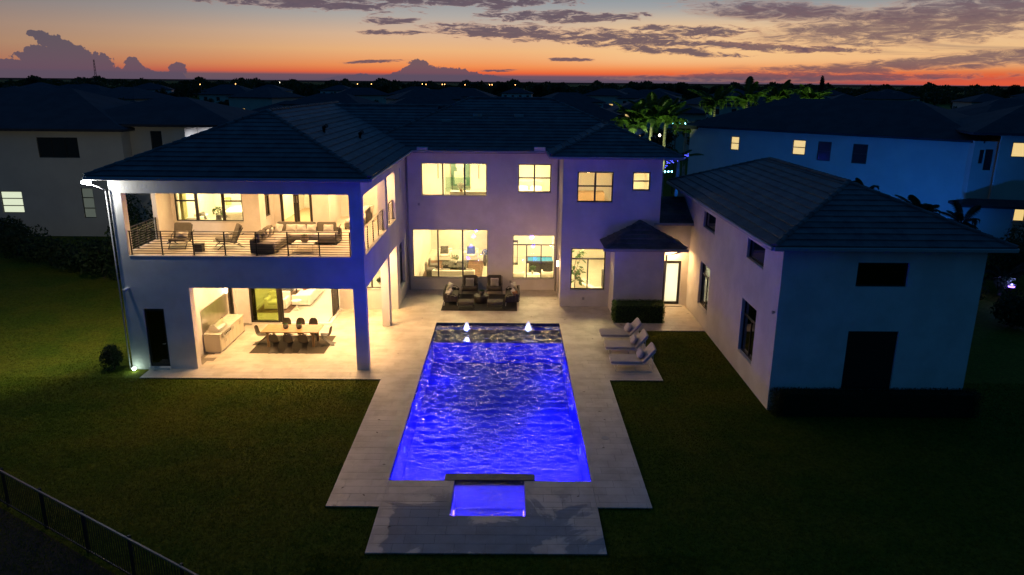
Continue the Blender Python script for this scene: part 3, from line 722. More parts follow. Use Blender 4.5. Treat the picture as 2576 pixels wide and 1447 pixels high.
# centre wall, protrusion
wall(H, 'y', 41.5, -5.825, 2.8, -.04, 7.93, [(-4.92, -1.27, 5.5, 7.3), (.51, 2.36, 5.71, 7.3), (-5.53, -1.2, .71, 3.55), (.24, 2.66, .69, 3.25)], .25)
wall(H, 'x', 2.8, 38.302, 47, -.04, 7.92, [(39.6, 40.9, .05, 2.5)], .2)
wall(H, 'y', 38.3, 2.8, 7.93, -.04, 7.92, [(3.55, 5.41, 5.68, 7.27), (6.41, 7.33, 6.31, 7.27), (3.33, 5.18, .94, 3.22)], .0+.2)
wall(H, 'x', 7.73, 38.502, 52, -.04, 7.92, [], .2)
wall(H, 'y', 52, -15.5, 7.9, -.04, 7.92, [], .2)
# mud room and breezeway
wall(H, 'y', 36.7, 5.42, 7.97, -.04, 3.6, [], .2)
wall(H, 'x', 5.42, 36.902, 38.298, -.04, 3.6, [], .2)
wall(H, 'x', 7.77, 36.902, 38.298, -.04, 3.6, [], .2)
wall(H, 'y', 38.62, 7.935, 9.70, -.04, 4.62, [(8.30, 9.34, .05, 2.50)], .2)
def slabs():
    def S(name, mt, *b):
        m = MB(); m.box(*b); return m.build(name, mt, H, world=True)
    S('floor', 'paver', -15.52, -6.212, 29.332, 38.298, 4.42, F2)                      # loggia floor
    S('ceiling', 'plaster_in', -15.52, -6.212, 29.332, 38.298, 7.605, 7.75)
    S('ceiling', 'plaster_in', -13.45, -6.212, 29.332, 37.498, 3.70, 3.85)
    # soffits under the eaves
    S('soffit', 'trim', -16.30, -5.40, 28.5, 28.948, 7.925, 7.935)
    S('soffit', 'trim', -5.82, -5.40, 28.95, 41.3, 7.925, 7.935)
    S('soffit', 'trim', -16.30, -15.73, 28.95, 50, 7.925, 7.935)
    S('soffit', 'trim', 2.12, 8.8, 37.9, 38.29, 7.925, 7.935)
    S('soffit', 'trim', 2.12, 2.79, 38.3, 41.2, 7.925, 7.935)
    S('soffit', 'trim', 7.94, 8.8, 38.3, 51, 7.925, 7.935)
    S('sill', 'trim', -15.25, -6.35, 28.93, 29.34, F2+.002, F2+.035)
    S('sill', 'trim', -6.22, -5.81, 29.34, 34.60, F2+.002, F2+.035)
    S('sill', 'trim', -6.22, -5.81, 35.25, 37.58, F2+.002, F2+.035)
    # parapet blocks at the ends of the centre gutter
    S('gutter_box', 'trim', -5.08, -4.48, 40.98, 41.3, 7.97, 8.22)
    S('gutter_box', 'trim', 1.36, 1.98, 40.98, 41.3, 7.97, 8.26)
    # baseboards / thresholds
    S('track', 'trim', -12.9, -8.80, 34.93, 35.2, -.002, .035); S('track', 'trim', -8.99, -8.80, 35.2, 37.45, -.002, .035)
    S('doorstep', 'trim', -15.0, -14.1, 28.80, 28.94, 0, .085)
    S('doorstep', 'trim', 8.2, 9.45, 38.35, 38.61, 0, .045)
slabs()
hip(H, -16.35, -5.40, 28.52, 53.5, 8.08, .42, 'FRL', gut='FRL', cap=('FL', 'FR', 'ridge'))
hip(H, -16.35, 2.0, 41.10, 51.6, 8.055, .42, 'F', gut='', cap=('ridge',), clip={'F': (0, 12)})
hip(H, -8.8, 8.85, 41.05, 53.65, 8.07, .42, 'FRL', gut='', cap=('ridge', 'FL', 'FR'))
hip(H, 2.12, 8.83, 37.87, 50, 8.095, .42, 'FRL', gut='FRL', cap=('FL', 'FR', 'ridge'))
m = MB(); m.box(-5.38, 2.1, 40.93, 41.04, 7.93, 8.06); bevel(m.build('gutter', 'gutter', H, world=True), .02, 1)
# mud room half pyramid
def mud_roof():
    x0, x1, y0, y1, ze, sl = 4.85, 8.95, 36.22, 38.29, 3.68, .50
    h = y1-y0; cx0, cx1 = x0+h, x1-h
    m = MB(); m.add([(x0+.03, y0+.03, ze-.04), (x1-.03, y0+.03, ze-.04), (x1-.03, y1, ze-.04), (x0+.03, y1, ze-.04), (cx0, y1, ze+sl*h-.05), (max(cx1, cx0), y1, ze+sl*h-.05)], [(0, 1, 5, 4), (1, 2, 5), (0, 4, 3), (0, 3, 2, 1)])
    roof = m.build('roof', 'roof_base', H, world=True)
    pt = .33; n = int(math.ceil(h/pt))
    for i in range(n):
        d0 = i*pt-(.03 if i == 0 else 0); d1 = min((i+1)*pt+.04, h); z0 = ze+sl*d0+.055; z1 = ze+sl*d1+.012; dd = max(d0, 0)
        a0, b0, a1, b1 = x0+dd, x1-dd, x0+d1, x1-d1
        if b1 < a1: a1 = b1 = (x0+x1)/2
        m = MB(); m.add([(a0, y0+d0, z0-.045), (b0, y0+d0, z0-.045), (b0, y0+d0, z0), (a0, y0+d0, z0), (b1, y0+d1, z1), (a1, y0+d1, z1)], [(0, 1, 2, 3), (3, 2, 4, 5)]); m.build('tile_course', 'roof_tile', roof)
        for sx, xx in ((1, x0), (-1, x1)):
            m = MB(); m.add([(xx+sx*d0, y0+dd, z0-.045), (xx+sx*d0, y1, z0-.045), (xx+sx*d0, y1, z0), (xx+sx*d0, y0+dd, z0), (xx+sx*d1, y1, z1), (xx+sx*d1, y0+d1, z1)], [(0, 1, 2, 3), (3, 2, 4, 5)]); m.build('tile_course', 'roof_tile', roof)
    caps(roof, (x0, y0, ze), (cx0, y1, ze+sl*h)); caps(roof, (x1, y0, ze), (cx1, y1, ze+sl*h))
    m = MB(); m.box(x0-.1, x1+.1, y0-.1, y0, ze-.15, ze-.01); bevel(m.build('gutter', 'gutter', H, world=True), .02, 1)
    m = MB(); m.box(x0+.02, x1-.02, y0+.01, 36.69, ze-.12, ze-.07); m.build('soffit', 'trim', H, world=True)
    # breezeway
    m = MB(); m.add([(7.94, 38.1, 4.62), (9.68, 38.1, 4.62), (9.68, 40.6, 5.62), (7.94, 40.6, 5.62), (9.68, 43.2, 4.62), (7.94, 43.2, 4.62)], [(0, 1, 2, 3), (3, 2, 4, 5), (0, 5, 4, 1)])
    roof = m.build('roof', 'roof_base', H, world=True)
    for i in range(7):
        a = 38.1+i*.36; b = a+.38; f = lambda y: 4.65+(y-38.1)*.4
        m = MB(); m.add([(7.94, a, f(a)), (9.69, a, f(a)), (9.69, a, f(a)+.045), (7.94, a, f(a)+.045), (9.69, b, f(b)+.01), (7.94, b, f(b)+.01)], [(0, 1, 2, 3), (3, 2, 4, 5)]); m.build('tile_course', 'roof_tile', roof)
    m = MB(); m.box(7.6, 9.68, 38.0, 38.1, 4.52, 4.66); bevel(m.build('gutter', 'gutter', H, world=True), .02, 1)
mud_roof()
for pts in (((-15.79, 28.86, 7.46), (-15.79, 28.88, 0)),):
    m = MB(); m.tube(pts, .026, 8); m.build('downspout', 'gutter', H, True, True)
m = MB(); m.tube(((8.75, 36.2, 3.55), (8.5, 36.45, 3.4), (8.05, 36.62, 3.25), (8.03, 36.62, 0)), .04, 8); m.build('downspout', 'gutter', H, True, True)
m = MB(); m.tube(((2.74, 41.38, 7.9), (2.72, 41.38, 0)), .045, 8); m.build('downspout', 'gutter', H, True, True)
m = MB(); m.tube(((-5.72, 41.38, 7.9), (-5.72, 41.38, 0)), .045, 8); m.build('downspout', 'gutter', H, True, True)
m = MB(); m.tube(((-15.45, 28.94, 3.5), (-15.45, 28.60, 3.5)), .06, 12); m.build('vent_pipe', 'trim_white', H, True, True)
# roof vents
for (x, y, z) in ((-8.5, 34.5, 9.42), (-7.4, 37.2, 8.97), (-3.7, 44.4, 9.42), (-1.9, 45.0, 9.72), (.55, 45.0, 9.72), (7.6, 43.2, 8.6), (7.9, 41.6, 8.55)):
    m = MB(); 
    if x < -5 or x > 5: m.tube(((x, y, z-.1), (x, y, z+.22), (x+.16, y-.1, z+.30)), .10, 10)
    else: m.box(x-.28, x+.28, y-.16, y+.16, z-.05, z+.13)
    m.build('roof_vent', 'black' if abs(x) > 5 else 'gutter', H, world=True)
# front storeroom door
m = MB(); m.box(-14.96, -14.15, 29.0, 29.05, .09, 2.61); d = m.build('door', 'frame', H, world=True)
m = MB(); m.tube(((-14.24, 28.99, 1.1), (-14.24, 28.93, 1.1), (-14.34, 28.93, 1.1)), .012, 6); m.build('handle', 'steel', d)
m = MB(); m.box(-14.88, -14.22, 28.992, 28.999, .25, 2.5); m.build('pane', 'glass_dark', d)
# small electric boxes and outlets
for (x, y, z) in ((-5.1, 41.48, 5.0), (.12, 41.48, .50), (4.05, 38.28, .45), (-8.96+.05, 37.47, 5.1)):
    m = MB(); m.box(x-.06, x+.06, y-.03, y, z-.07, z+.07); m.build('outlet_box', 'gutter', H, world=True)

# windows
window(H, 'y', 41.5, -4.92, -1.27, 5.5, 7.3, vs=(-3.73, -2.5), bar=.035)
window(H, 'y', 41.5, .51, 2.36, 5.71, 7.3, vs=((1.42, 5.76, 7.25, .045),), hs=(6.52,))
window(H, 'y', 41.5, -5.53, -1.2, .71, 3.55, vs=(-4.07, -2.65), bar=.04)
window(H, 'y', 41.5, .24, 2.66, .69, 3.25, vs=((1.04, .74, 2.66, .03), (1.88, .74, 2.66, .03)), hs=(2.68,), bar=.04)
window(H, 'y', 38.3, 3.55, 5.41, 5.68, 7.27, vs=((4.48, 5.73, 7.22, .05),), hs=(6.52,))
window(H, 'y', 38.3, 6.41, 7.33, 6.31, 7.27, hs=(6.80,))
window(H, 'y', 38.3, 3.33, 5.18, .94, 3.22, vs=((4.25, .99, 2.6, .03),), hs=(2.63,))
window(H, 'y', 37.5, -8.35, -6.55, 1.15, 2.6, vs=(-7.2,), bar=.045)
window(H, 'x', -5.83, 38.4, 40.4, .8, 3.28, vs=(39.4,), hs=(2.6,), inset=.16, side=-1, glass='glass_blue')
window(H, 'x', -5.83, 39.34, 39.73, 6.0, 7.25, inset=.12, side=-1, glass='glass_blue')
window(H, 'y', 33.75, -15.38, -12.27, 5.38, 7.15, vs=((-14.40, 5.42, 7.1, .07), (-13.17, 5.42, 7.1, .07)), hs=((6.32, -15.33, -14.47), (6.32, -13.1, -12.32)), inset=.04, bar=.05)
window(H, 'x', -11.5, 34.6, 35.3, 5.42, 7.1, hs=(6.4,), inset=.04, side=-1, glass='glass_green')
def doors():
    # french doors onto the loggia
    for (a, b, hx) in ((-11.18, -10.41, -10.47), (-10.40, -9.63, -10.34)):
        m = MB(); y0, y1 = 35.87, 35.93; z0, z1 = F2+.03, 7.19
        m.box(a, a+.13, y0, y1, z0, z1); m.box(b-.13, b, y0, y1, z0, z1); m.box(a+.13, b-.13, y0, y1, z0, z0+.12); m.box(a+.13, b-.13, y0, y1, z1-.12, z1)
        d = m.build('door', 'frame', H, world=True)
        m = MB(); m.box(a+.135, b-.135, 35.895, 35.905, z0+.125, z1-.125); m.build('pane', 'glass', d)
        m = MB(); m.tube(((hx, 35.86, 5.95), (hx, 35.82, 5.95), (hx, 35.82, 6.25), (hx, 35.86, 6.25)), .012, 6); m.build('handle', 'steel', d)
    # stacked sliding panels at left and the return panel
    for k, (a, b) in enumerate(((-12.80, -11.35), (-12.72, -11.27), (-12.64, -11.19))):
        m = MB(); y0 = 35.02+k*.055; y1 = y0+.045; z0, z1 = .04, 2.94
        m.box(a, a+.10, y0, y1, z0, z1); m.box(b-.10, b, y0, y1, z0, z1); m.box(a+.1, b-.1, y0, y1, z0, z0+.10); m.box(a+.1, b-.1, y0, y1, z1-.1, z1)
        d = m.build('sliding_door', 'frame', H, world=True)
        m = MB(); m.box(a+.104, b-.104, y0+.018, y0+.026, z0+.104, z1-.104); m.build('pane', 'glass_green' if k == 0 else 'glass', d)
        m = MB(); m.box(b-.07, b-.045, y0-.03, y0-.002, 1.0, 1.3); m.build('handle', 'black', d)
    m = MB(); a, b = 36.15, 37.46; x0, x1 = -9.02, -8.96; z0, z1 = .04, 2.94
    m.box(x0, x1, a, a+.1, z0, z1); m.box(x0, x1, b-.1, b, z0, z1); m.box(x0, x1, a+.1, b-.1, z0, z0+.1); m.box(x0, x1, a+.1, b-.1, z1-.1, z1)
    d = m.build('sliding_door', 'frame', H, world=True)
    m = MB(); m.box(-8.995, -8.985, a+.104, b-.104, z0+.104, z1-.104); m.build('pane', 'glass_green', d)
    # glazed service door: white frosted light, black frame
    m = MB(); y0, y1 = 38.66, 38.72; a, b = 8.32, 9.32; z0, z1 = .06, 2.48
    m.box(a, a+.13, y0, y1, z0, z1); m.box(b-.13, b, y0, y1, z0, z1); m.box(a+.13, b-.13, y0, y1, z0, z0+.15); m.box(a+.13, b-.13, y0, y1, z1-.13, z1)
    d = m.build('door', 'frame', H, world=True); m = MB(); m.box(a+.134, b-.134, 38.685, 38.695, z0+.154, z1-.134); m.build('pane', 'frosted', d)
    # patio side door (glass, dark jamb)
    m = MB(); x0, x1 = -13.55, -13.49; a, b = 34.0, 34.72; m.box(x0, x1, a, a+.07, .03, 2.53); m.box(x0, x1, b-.09, b, .03, 2.53); m.box(x0, x1, a+.07, b-.09, .03, .13); m.box(x0, x1, a+.07, b-.09, 2.43, 2.53)
    d = m.build('door', 'frame', H, world=True); m = MB(); m.box(-13.53, -13.52, a+.074, b-.094, .134, 2.426); m.build('pane', 'frosted', d)
    # glass door on the side of the protrusion
    m = MB(); x0, x1 = 2.86, 2.92; a, b = 39.62, 40.88; m.box(x0, x1, a, a+.08, .06, 2.48); m.box(x0, x1, b-.08, b, .06, 2.48); m.box(x0, x1, a+.08, b-.08, .06, .16); m.box(x0, x1, a+.08, b-.08, 2.38, 2.48)
    d = m.build('door', 'frame', H, world=True); m = MB(); m.box(2.885, 2.895, a+.084, b-.084, .164, 2.376); m.build('pane', 'glass', d)
doors()

# railings: posts and every bar a part
def railing(label, pts, axis, c, z, group='balcony railings', posts=None):
    """pts (a0,a1)"""
    a0, a1 = pts; r = thing('railing', label, 'railing', ((a0 if axis == 'y' else c), (c if axis == 'y' else a0), z), 0, group)
    L = a1-a0; n = posts or max(1, round(L/1.24))
    def loc(a, q, zz): return (a, q, zz) if axis == 'y' else (q, a, zz)
    def B(m, a, b, q0, q1, za, zb):
        if axis == 'y': m.box(a, b, q0, q1, za, zb)
        else: m.box(q0, q1, a, b, za, zb)
    for i in range(n+1):
        a = (L*i/n if n else 0)
        a = min(max(a, .03), L-.03)
        m = MB(); B(m, a-.022, a+.022, -.022, .022, .012, .965); B(m, a-.06, a+.06, -.05, .05, 0, .012); m.build('post', 'rail', r)
    m = MB(); B(m, -.03, L+.03, -.028, .028, .966, .99); m.build('top_rail', 'rail', r)
    for k in range(9):
        zz = .06+.10*k
        m = MB(); m.tube([loc(0.01, .026, zz), loc(L-.01, .026, zz)], .013, 6); m.build('bar', 'rail', r)
    return r
railing('long black horizontal bar railing across the front of the upper loggia', (-15.22, -6.36), 'y', 29.08, F2+.035, posts=7)
railing('black bar railing in the wide side opening of the loggia above the deck', (29.42, 34.58), 'x', -5.98, F2+.035, posts=4)
railing('short black bar railing in the narrow side opening of the loggia', (35.27, 37.56), 'x', -5.98, F2+.035, posts=2)
railing('black bar railing on the left side of the loggia by the dark shrubs', (29.62, 32.28), 'x', -15.62, F2+.002, posts=3)

# ---- rooms
def room(x0, x1, y0, y1, z0, z1, back=(), left=(), right=(), fl='floor_in', wl='plaster_in', skip=''):
    e = .002
    m = MB(); m.box(x0, x1, y0, y1, z0-.06, z0); m.build('floor', fl, H, world=True)
    m = MB(); m.box(x0, x1, y0, y1, z1, z1+.06); m.build('ceiling', wl, H, world=True)
    if 'L' not in skip: wall(H, 'x', x0-.06, y0, y1, z0, z1, left, .06, wl, 'interior_wall')
    if 'R' not in skip: wall(H, 'x', x1, y0, y1, z0, z1, right, .06, wl, 'interior_wall')
    if 'B' not in skip: wall(H, 'y', y1, x0, x1, z0, z1, back, .06, wl, 'interior_wall')
RL = 3.0
def ceil_light(x, y, z, e, col=WIN, sx=1.2, sy=1.2):
    m = MB(); m.lathe([(.001, 0), (.09, 0), (.10, .01), (.10, .02)], 14, TR(x, y, z-.025)); m.build('downlight', 'lamp_disc', H, world=True)
    light('room_light', 'AREA', (x, y, z-.06), e*RL, col, sx, (0, 0, 0), sy, parent=H)
room(-5.6, -1.0, 41.752, 54, 0.02, 3.75); 
for y in (43.5, 47, 51): ceil_light(-3.4, y, 3.75, 95)
room(-.8, 7.7, 41.752, 50, 0.02, 3.75)
for x, y in ((.6, 43.6), (2.3, 43.6), (1.5, 47.5), (5.5, 45)): ceil_light(x, y, 3.75, 75)
room(-5.6, -.9, 41.752, 49.4, F2, 7.62); wall(H, 'y', 46.4, -5.55, -.95, F2+.01, 7.61, [(-4.05, -2.42, F2, 8)], .1, 'plaster_in', 'interior_wall')
ceil_light(-4.4, 44, 7.62, 70); ceil_light(-2.0, 44, 7.62, 70); ceil_light(-3.2, 48, 7.62, 50)
room(-.7, 2.75, 41.752, 46, F2, 7.62); ceil_light(1.4, 43.6, 7.62, 80); ceil_light(.3, 43.6, 7.62, 30)
room(3.02, 5.9, 38.502, 43, F2, 7.62, fl='tan'); ceil_light(4.5, 39.2, 7.62, 60, (1, .72, .36)); light('room_light', 'POINT', (4.2, 38.98, 7.2), 75, (1, .72, .36), .12, parent=H); light('room_light', 'POINT', (6.75, 38.85, 7.2), 45, (1, .72, .36), .12, parent=H)  # point lamps added close to the windows to light the mud room roof outside
room(6.1, 7.7, 38.502, 42, F2, 7.62); ceil_light(6.9, 38.9, 7.62, 70, (1, .72, .36))
room(3.02, 7.7, 38.502, 41.75, .02, 3.75, skip='B'); ceil_light(4.3, 39.7, 3.75, 85); ceil_light(6.3, 40.2, 3.75, 55)
room(8.0, 9.68, 38.822, 43, 0.02, 3.2); light('room_light', 'AREA', (8.85, 39.9, 1.6), 190, (1, .93, .74), 1.4, (R(90), 0, 0), 2.6, parent=H)
room(-13.4, -5.9, 37.702, 46, 0.012, 3.68, skip='R')
room(-13.4, -9.05, 35.26, 37.70, 0.012, 3.68, skip='BR')
for x, y, e in ((-12.2, 36.5, 55), (-10.3, 36.7, 90), (-11.2, 40, 110), (-8, 40.5, 110), (-11, 43.5, 90), (-7, 43.8, 80)): ceil_light(x, y, 3.68, e*.5, (1, .74, .40))
room(-15.5, -11.72, 33.96, 38.6, F2+.01, 7.6, left=()); ceil_light(-13.6, 35.6, 7.6, 95); ceil_light(-14.8, 37, 7.6, 40)
room(-11.45, -9.02, 36.05, 41, F2+.01, 7.6, fl='tan'); ceil_light(-10.3, 38, 7.6, 85)
# loggia and patio downlights
for (x, y) in ((-14.0, 31.3), (-11.6, 31.3), (-9.2, 31.3), (-7.2, 31.3)): ceil_light(x, y, 7.6, 32*2.7/RL, WARM, .5, .5)
for (x, y) in ((-7.2, 34.4), (-10.3, 34.3), (-7.0, 36.6)): ceil_light(x, y, 7.6, 28 if x < -8 else 62, WARM, .4, .4)
for (x, y) in ((-12.3, 30.9), (-10.0, 30.9), (-7.6, 30.9), (-12.3, 33.3), (-10.0, 33.3), (-7.2, 33.6), (-7.0, 36.4)): ceil_light(x, y, 3.7, (40 if y < 33.5 else 95)*2.7/RL, WARM, .5, .5)
# pocket light strip near door wall
light('eave_light', 'AREA', (8.8, 38.2, 3.2), 75, WARM, .4, (0, 0, 0), .4, parent=H)
m = MB(); m.lathe([(.001, 0), (.07, 0), (.07, .04), (.05, .06)], 14, TR(8.8, 38.2, 3.22)); m.build('downlight', 'lamp_disc', H, world=True)
# downlights under the centre eave

def sconce(label, x, y, z, nx, ny, e):
    s = thing('wall_lamp', label, 'wall lamp', (x, y, z), 0, 'lit wall lamps')
    m = MB(); m.box(-.05, .05, -.05, .05, -.16, .16); m.build('lamp_shade', 'lamp_warm', s)
    m = MB(); m.box(-.065, .065, -.065, .065, .161, .18); m.box(-.065, .065, -.065, .065, -.18, -.161)
    for a in (-1, 1):
        for b in (-1, 1): m.box(a*.055-.008, a*.055+.008, b*.055-.008, b*.055+.008, -.16, .16)
    m.tube(((0, 0, 0), (-nx*.1, -ny*.1, 0)), .02, 6)
    m.build('lamp_frame', 'frame', s)
    light('lamp_light', 'POINT', (x+nx*.12, y+ny*.12, z), e, (1, .55, .25), .08, parent=s)
sconce('glowing box lamp on the patio wall above the grill', -13.33, 33.55, 2.15, 1, 0, 26)
sconce('glowing box lamp on the corner beside the middle ground floor window', 2.68, 39.3, 2.15, -1, 0, 60)
sconce('small glowing lamp inside the games room seen through its top right pane', 2.4, 44.5, 2.9, -1, 0, 4)

# eave flood lamp at the left corner, ground spotlight below
f = thing('flood_lamp', 'dazzling white flood lamp under the left eave corner', 'flood lamp', (-16.38, 28.80, 7.72))
m = MB(); m.box(-.24, .04, -.09, .09, 0, .09, TR(0, 0, 0, 0, 0, 12)); m.build('lamp_head', 'lamp_cool', f)
m = MB(); m.tube(((.02, 0, .03), (.35, .03, -.10), (.59, .06, -.24)), .024, 8); m.build('arm', 'gutter', f, True)
light('flood_beam', 'SPOT', (-16.6, 28.7, 7.6), 2000, (1, .86, .55), .1, tuple(Vector((-12, 6, -7.6)).to_track_quat('-Z', 'Y').to_euler()), spot=125, parent=f)
light('flood_light', 'POINT', (-16.36, 28.52, 7.60), 260, (.92, .95, .90), .06, parent=f)
f = thing('ground_spotlight', 'small glowing spotlight in the grass at the left house corner', 'spotlight', (-15.55, 28.70, -.04))
m = MB(); m.lathe([(.05, .06), (.07, .10), (.075, .16), (.05, .165)], 12); m.build('lamp_head', 'lamp_green', f)
m = MB(); m.tube(((0, 0, 0), (0, 0, .07)), .012, 6); m.build('spike', 'black', f)
light('spot_light', 'POINT', (-15.55, 28.50, .20), 2, (.65, 1, .75), .05, parent=f)

# ================================================================== GARAGE WING
G = thing('garage_house', 'two storey white annex on the right with dark square windows and hip roof', 'annex', (9.7, 25.33, 0))
gx0, gx1, gy0, gy1 = 9.70, 16.9, 25.33, 42.1
wall(G, 'y', gy0, gx0, gx1, -.04, 6.17, [(12.38, 14.2, 4.76, 5.65), (12.36, 14.2, .79, 3.09)], .2)
wall(G, 'x', gx0, gy0+.202, gy1, -.04, 6.17, [(34.12, 36.2, 4.87, 5.65), (27.22, 29.27, 4.92, 5.70), (34.35, 36.2, .88, 3.1), (27.46, 29.27, .93, 3.18)], .2)
wall(G, 'x', gx1-.2, gy0+.202, gy1, -.04, 6.17, [], .198)
wall(G, 'y', gy1, gx0, gx1, -.04, 6.17, [], .2)
m = MB(); m.box(9.2, 17.58, 24.93, 42.5, 6.175, 6.185); m.build('soffit', 'trim', G, world=True)
hip(G, 9.18, 17.6, 24.9, 42.6, 6.30, .405, 'FLR', gut='FLR', cap=('FL', 'FR', 'ridge', 'BL'))
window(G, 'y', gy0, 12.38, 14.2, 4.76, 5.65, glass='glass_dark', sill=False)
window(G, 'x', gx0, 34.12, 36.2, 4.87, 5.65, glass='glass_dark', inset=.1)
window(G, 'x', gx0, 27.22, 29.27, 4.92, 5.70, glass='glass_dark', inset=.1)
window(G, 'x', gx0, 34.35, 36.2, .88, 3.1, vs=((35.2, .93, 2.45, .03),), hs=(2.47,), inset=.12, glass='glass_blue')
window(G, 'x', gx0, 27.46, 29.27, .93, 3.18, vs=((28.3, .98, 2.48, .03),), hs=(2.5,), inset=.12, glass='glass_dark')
m = MB(); m.box(12.37, 14.19, 25.40, 25.46, .80, 3.08); d = m.build('shutter', 'black', G, world=True)
for k in range(14):
    m = MB(); m.box(12.42, 14.14, 25.385, 25.399, .86+k*.158, .86+k*.158+.14); m.build('slat', 'frame', d)
H_ = H; H = G
room(9.92, 16.6, 33.5, 41.9, .02, 3.5); light('room_light', 'AREA', (12.5, 36, 3.4), 22, (.8, 1, .72), 1.5, parent=G)
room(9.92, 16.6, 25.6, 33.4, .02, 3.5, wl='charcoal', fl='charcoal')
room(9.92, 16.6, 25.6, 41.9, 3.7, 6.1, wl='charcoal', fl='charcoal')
H = H_
m = MB(); m.lathe([(.03, 0), (.05, .05), (.07, .1)], 12, TR(9.69, 25.55, 3.72, 0, 0, -90)); m.build('camera_dome', 'gutter', G, world=True)

# ================================================================== LEAFY THINGS
def leaf_cloud(name, mt, boxes, n, size, parent=None, loc=None, seed=0, gapf=.0, shell=.75, world=False):
    """many leaf sized quads spread in ellipsoids/boxes. boxes: (cx,cy,cz,rx,ry,rz,kind)"""
    g = np.random.default_rng(seed); P = []; N = []
    tot = sum(b[3]*b[4]+b[4]*b[5]+b[3]*b[5] for b in boxes)
    for (cx, cy, cz, rx, ry, rz, kd) in boxes:
        k = int(n*(rx*ry+ry*rz+rx*rz)/tot)
        if kd == 'box':
            q = g.uniform(-1, 1, (k, 3)); ax = g.integers(0, 3, k); f = g.choice([0, 1], k, p=[1-shell, shell]).astype(bool)
            q[np.arange(k)[f], ax[f]] = np.sign(q[np.arange(k)[f], ax[f]])*g.uniform(.9, 1.04, f.sum())
            q = q[q[:, 2] > -1.01]
        else:
            q = g.normal(size=(k, 3)); q /= np.linalg.norm(q, axis=1)[:, None]; rad = np.where(g.uniform(size=k) < shell, g.uniform(.82, 1.08, k), g.uniform(.2, .9, k)); q *= rad[:, None]
        N.append(q); P.append(q*[rx, ry, rz]+[cx, cy, cz])
    P = np.concatenate(P); N = np.concatenate(N); k = len(P)
    nr = N/np.maximum(np.linalg.norm(N, axis=1), .01)[:, None]+g.normal(0, .7, (k, 3)); nr /= np.linalg.norm(nr, axis=1)[:, None]
    a = np.cross(nr, g.normal(size=(k, 3))); a /= np.linalg.norm(a, axis=1)[:, None]; b = np.cross(nr, a); s = size*g.uniform(.6, 1.3, k)[:, None]
    V = np.stack([P-a*s, P-b*s*.45, P+a*s, P+b*s*.45], 1).reshape(-1, 3).astype(np.float32)
    me = bpy.data.meshes.new(name); me.vertices.add(4*k); me.loops.add(4*k); me.polygons.add(k)
    me.vertices.foreach_set('co', V.ravel()); me.loops.foreach_set('vertex_index', np.arange(4*k, dtype=np.int32)); me.polygons.foreach_set('loop_start', np.arange(0, 4*k, 4, dtype=np.int32)); me.update()
    me.materials.append(M[mt]); o = bpy.data.objects.new(name, me); C.objects.link(o)
    if parent is not None:
        o.parent = parent
        if world: o.matrix_parent_inverse = Matrix.Translation(-parent.location)
    if loc is not None: o.location = loc
    return o
def hedge(label, x0, x1, y0, y1, h, mt, n, size, seed):
    r = thing('hedge', label, 'hedge', ((x0+x1)/2, (y0+y1)/2, -.04)); hx, hy = (x1-x0)/2, (y1-y0)/2
    leaf_cloud('foliage', mt, [(0, 0, h/2, hx, hy, h/2, 'box')], n, size, r, seed=seed)
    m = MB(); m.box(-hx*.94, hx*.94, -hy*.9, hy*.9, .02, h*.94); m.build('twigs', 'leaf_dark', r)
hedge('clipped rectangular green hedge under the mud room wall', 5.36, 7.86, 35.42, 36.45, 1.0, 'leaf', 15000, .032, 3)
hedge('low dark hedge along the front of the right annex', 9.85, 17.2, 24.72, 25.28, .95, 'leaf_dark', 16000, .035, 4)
def shrub(label, x, y, h, r_, seed, mt='leaf_dark', group=None, n=2600, size=.05, z=-.04):
    r = thing('shrub', label, 'shrub', (x, y, z), 0, group); g = random.Random(seed)
    bx = [(g.uniform(-.4, .4)*r_, g.uniform(-.4, .4)*r_, h*g.uniform(.4, .7), r_*g.uniform(.45, .75), r_*g.uniform(.45, .75), h*g.uniform(.28, .42), 'e') for _ in range(6)]
    leaf_cloud('foliage', mt, bx, n, size, r, seed=seed)
    m = MB()
    for k in range(5): a = k*1.257; m.tube(((0, 0, 0), (math.cos(a)*r_*.3, math.sin(a)*r_*.3, h*.4), (math.cos(a)*r_*.5, math.sin(a)*r_*.5, h*.8)), (.02, .014, .006), 5)
    m.build('stems', 'bark', r)
    return r
shrub('dark leafy shrub at the left front corner of the house', -16.45, 28.85, 1.05, .55, 11)
# row of tall shrubs along the left plot boundary
k = 0
for (x, y, h, r_) in ((-27, 45.5, 1.9, 1.6), (-29.5, 46.5, 2.1, 1.8), (-32.5, 48.5, 2.2, 1.8), (-35.5, 51, 2.3, 1.9), (-38.5, 52.5, 2.2, 1.9), (-24.6, 43.5, 2.4, 1.5), (-22.3, 41.8, 3.6, 1.3), (-20.6, 40.2, 4.4, 1.2), (-19.6, 43.5, 5.2, 1.3), (-21.6, 46, 4.9, 1.4), (-25.5, 49, 4.4, 1.4)):
    shrub('dark bushy shrub in the row along the left plot boundary', x, y, h, r_, 30+k, 'leaf_dark', 'boundary shrubs on the left', 1500, .13); k += 1

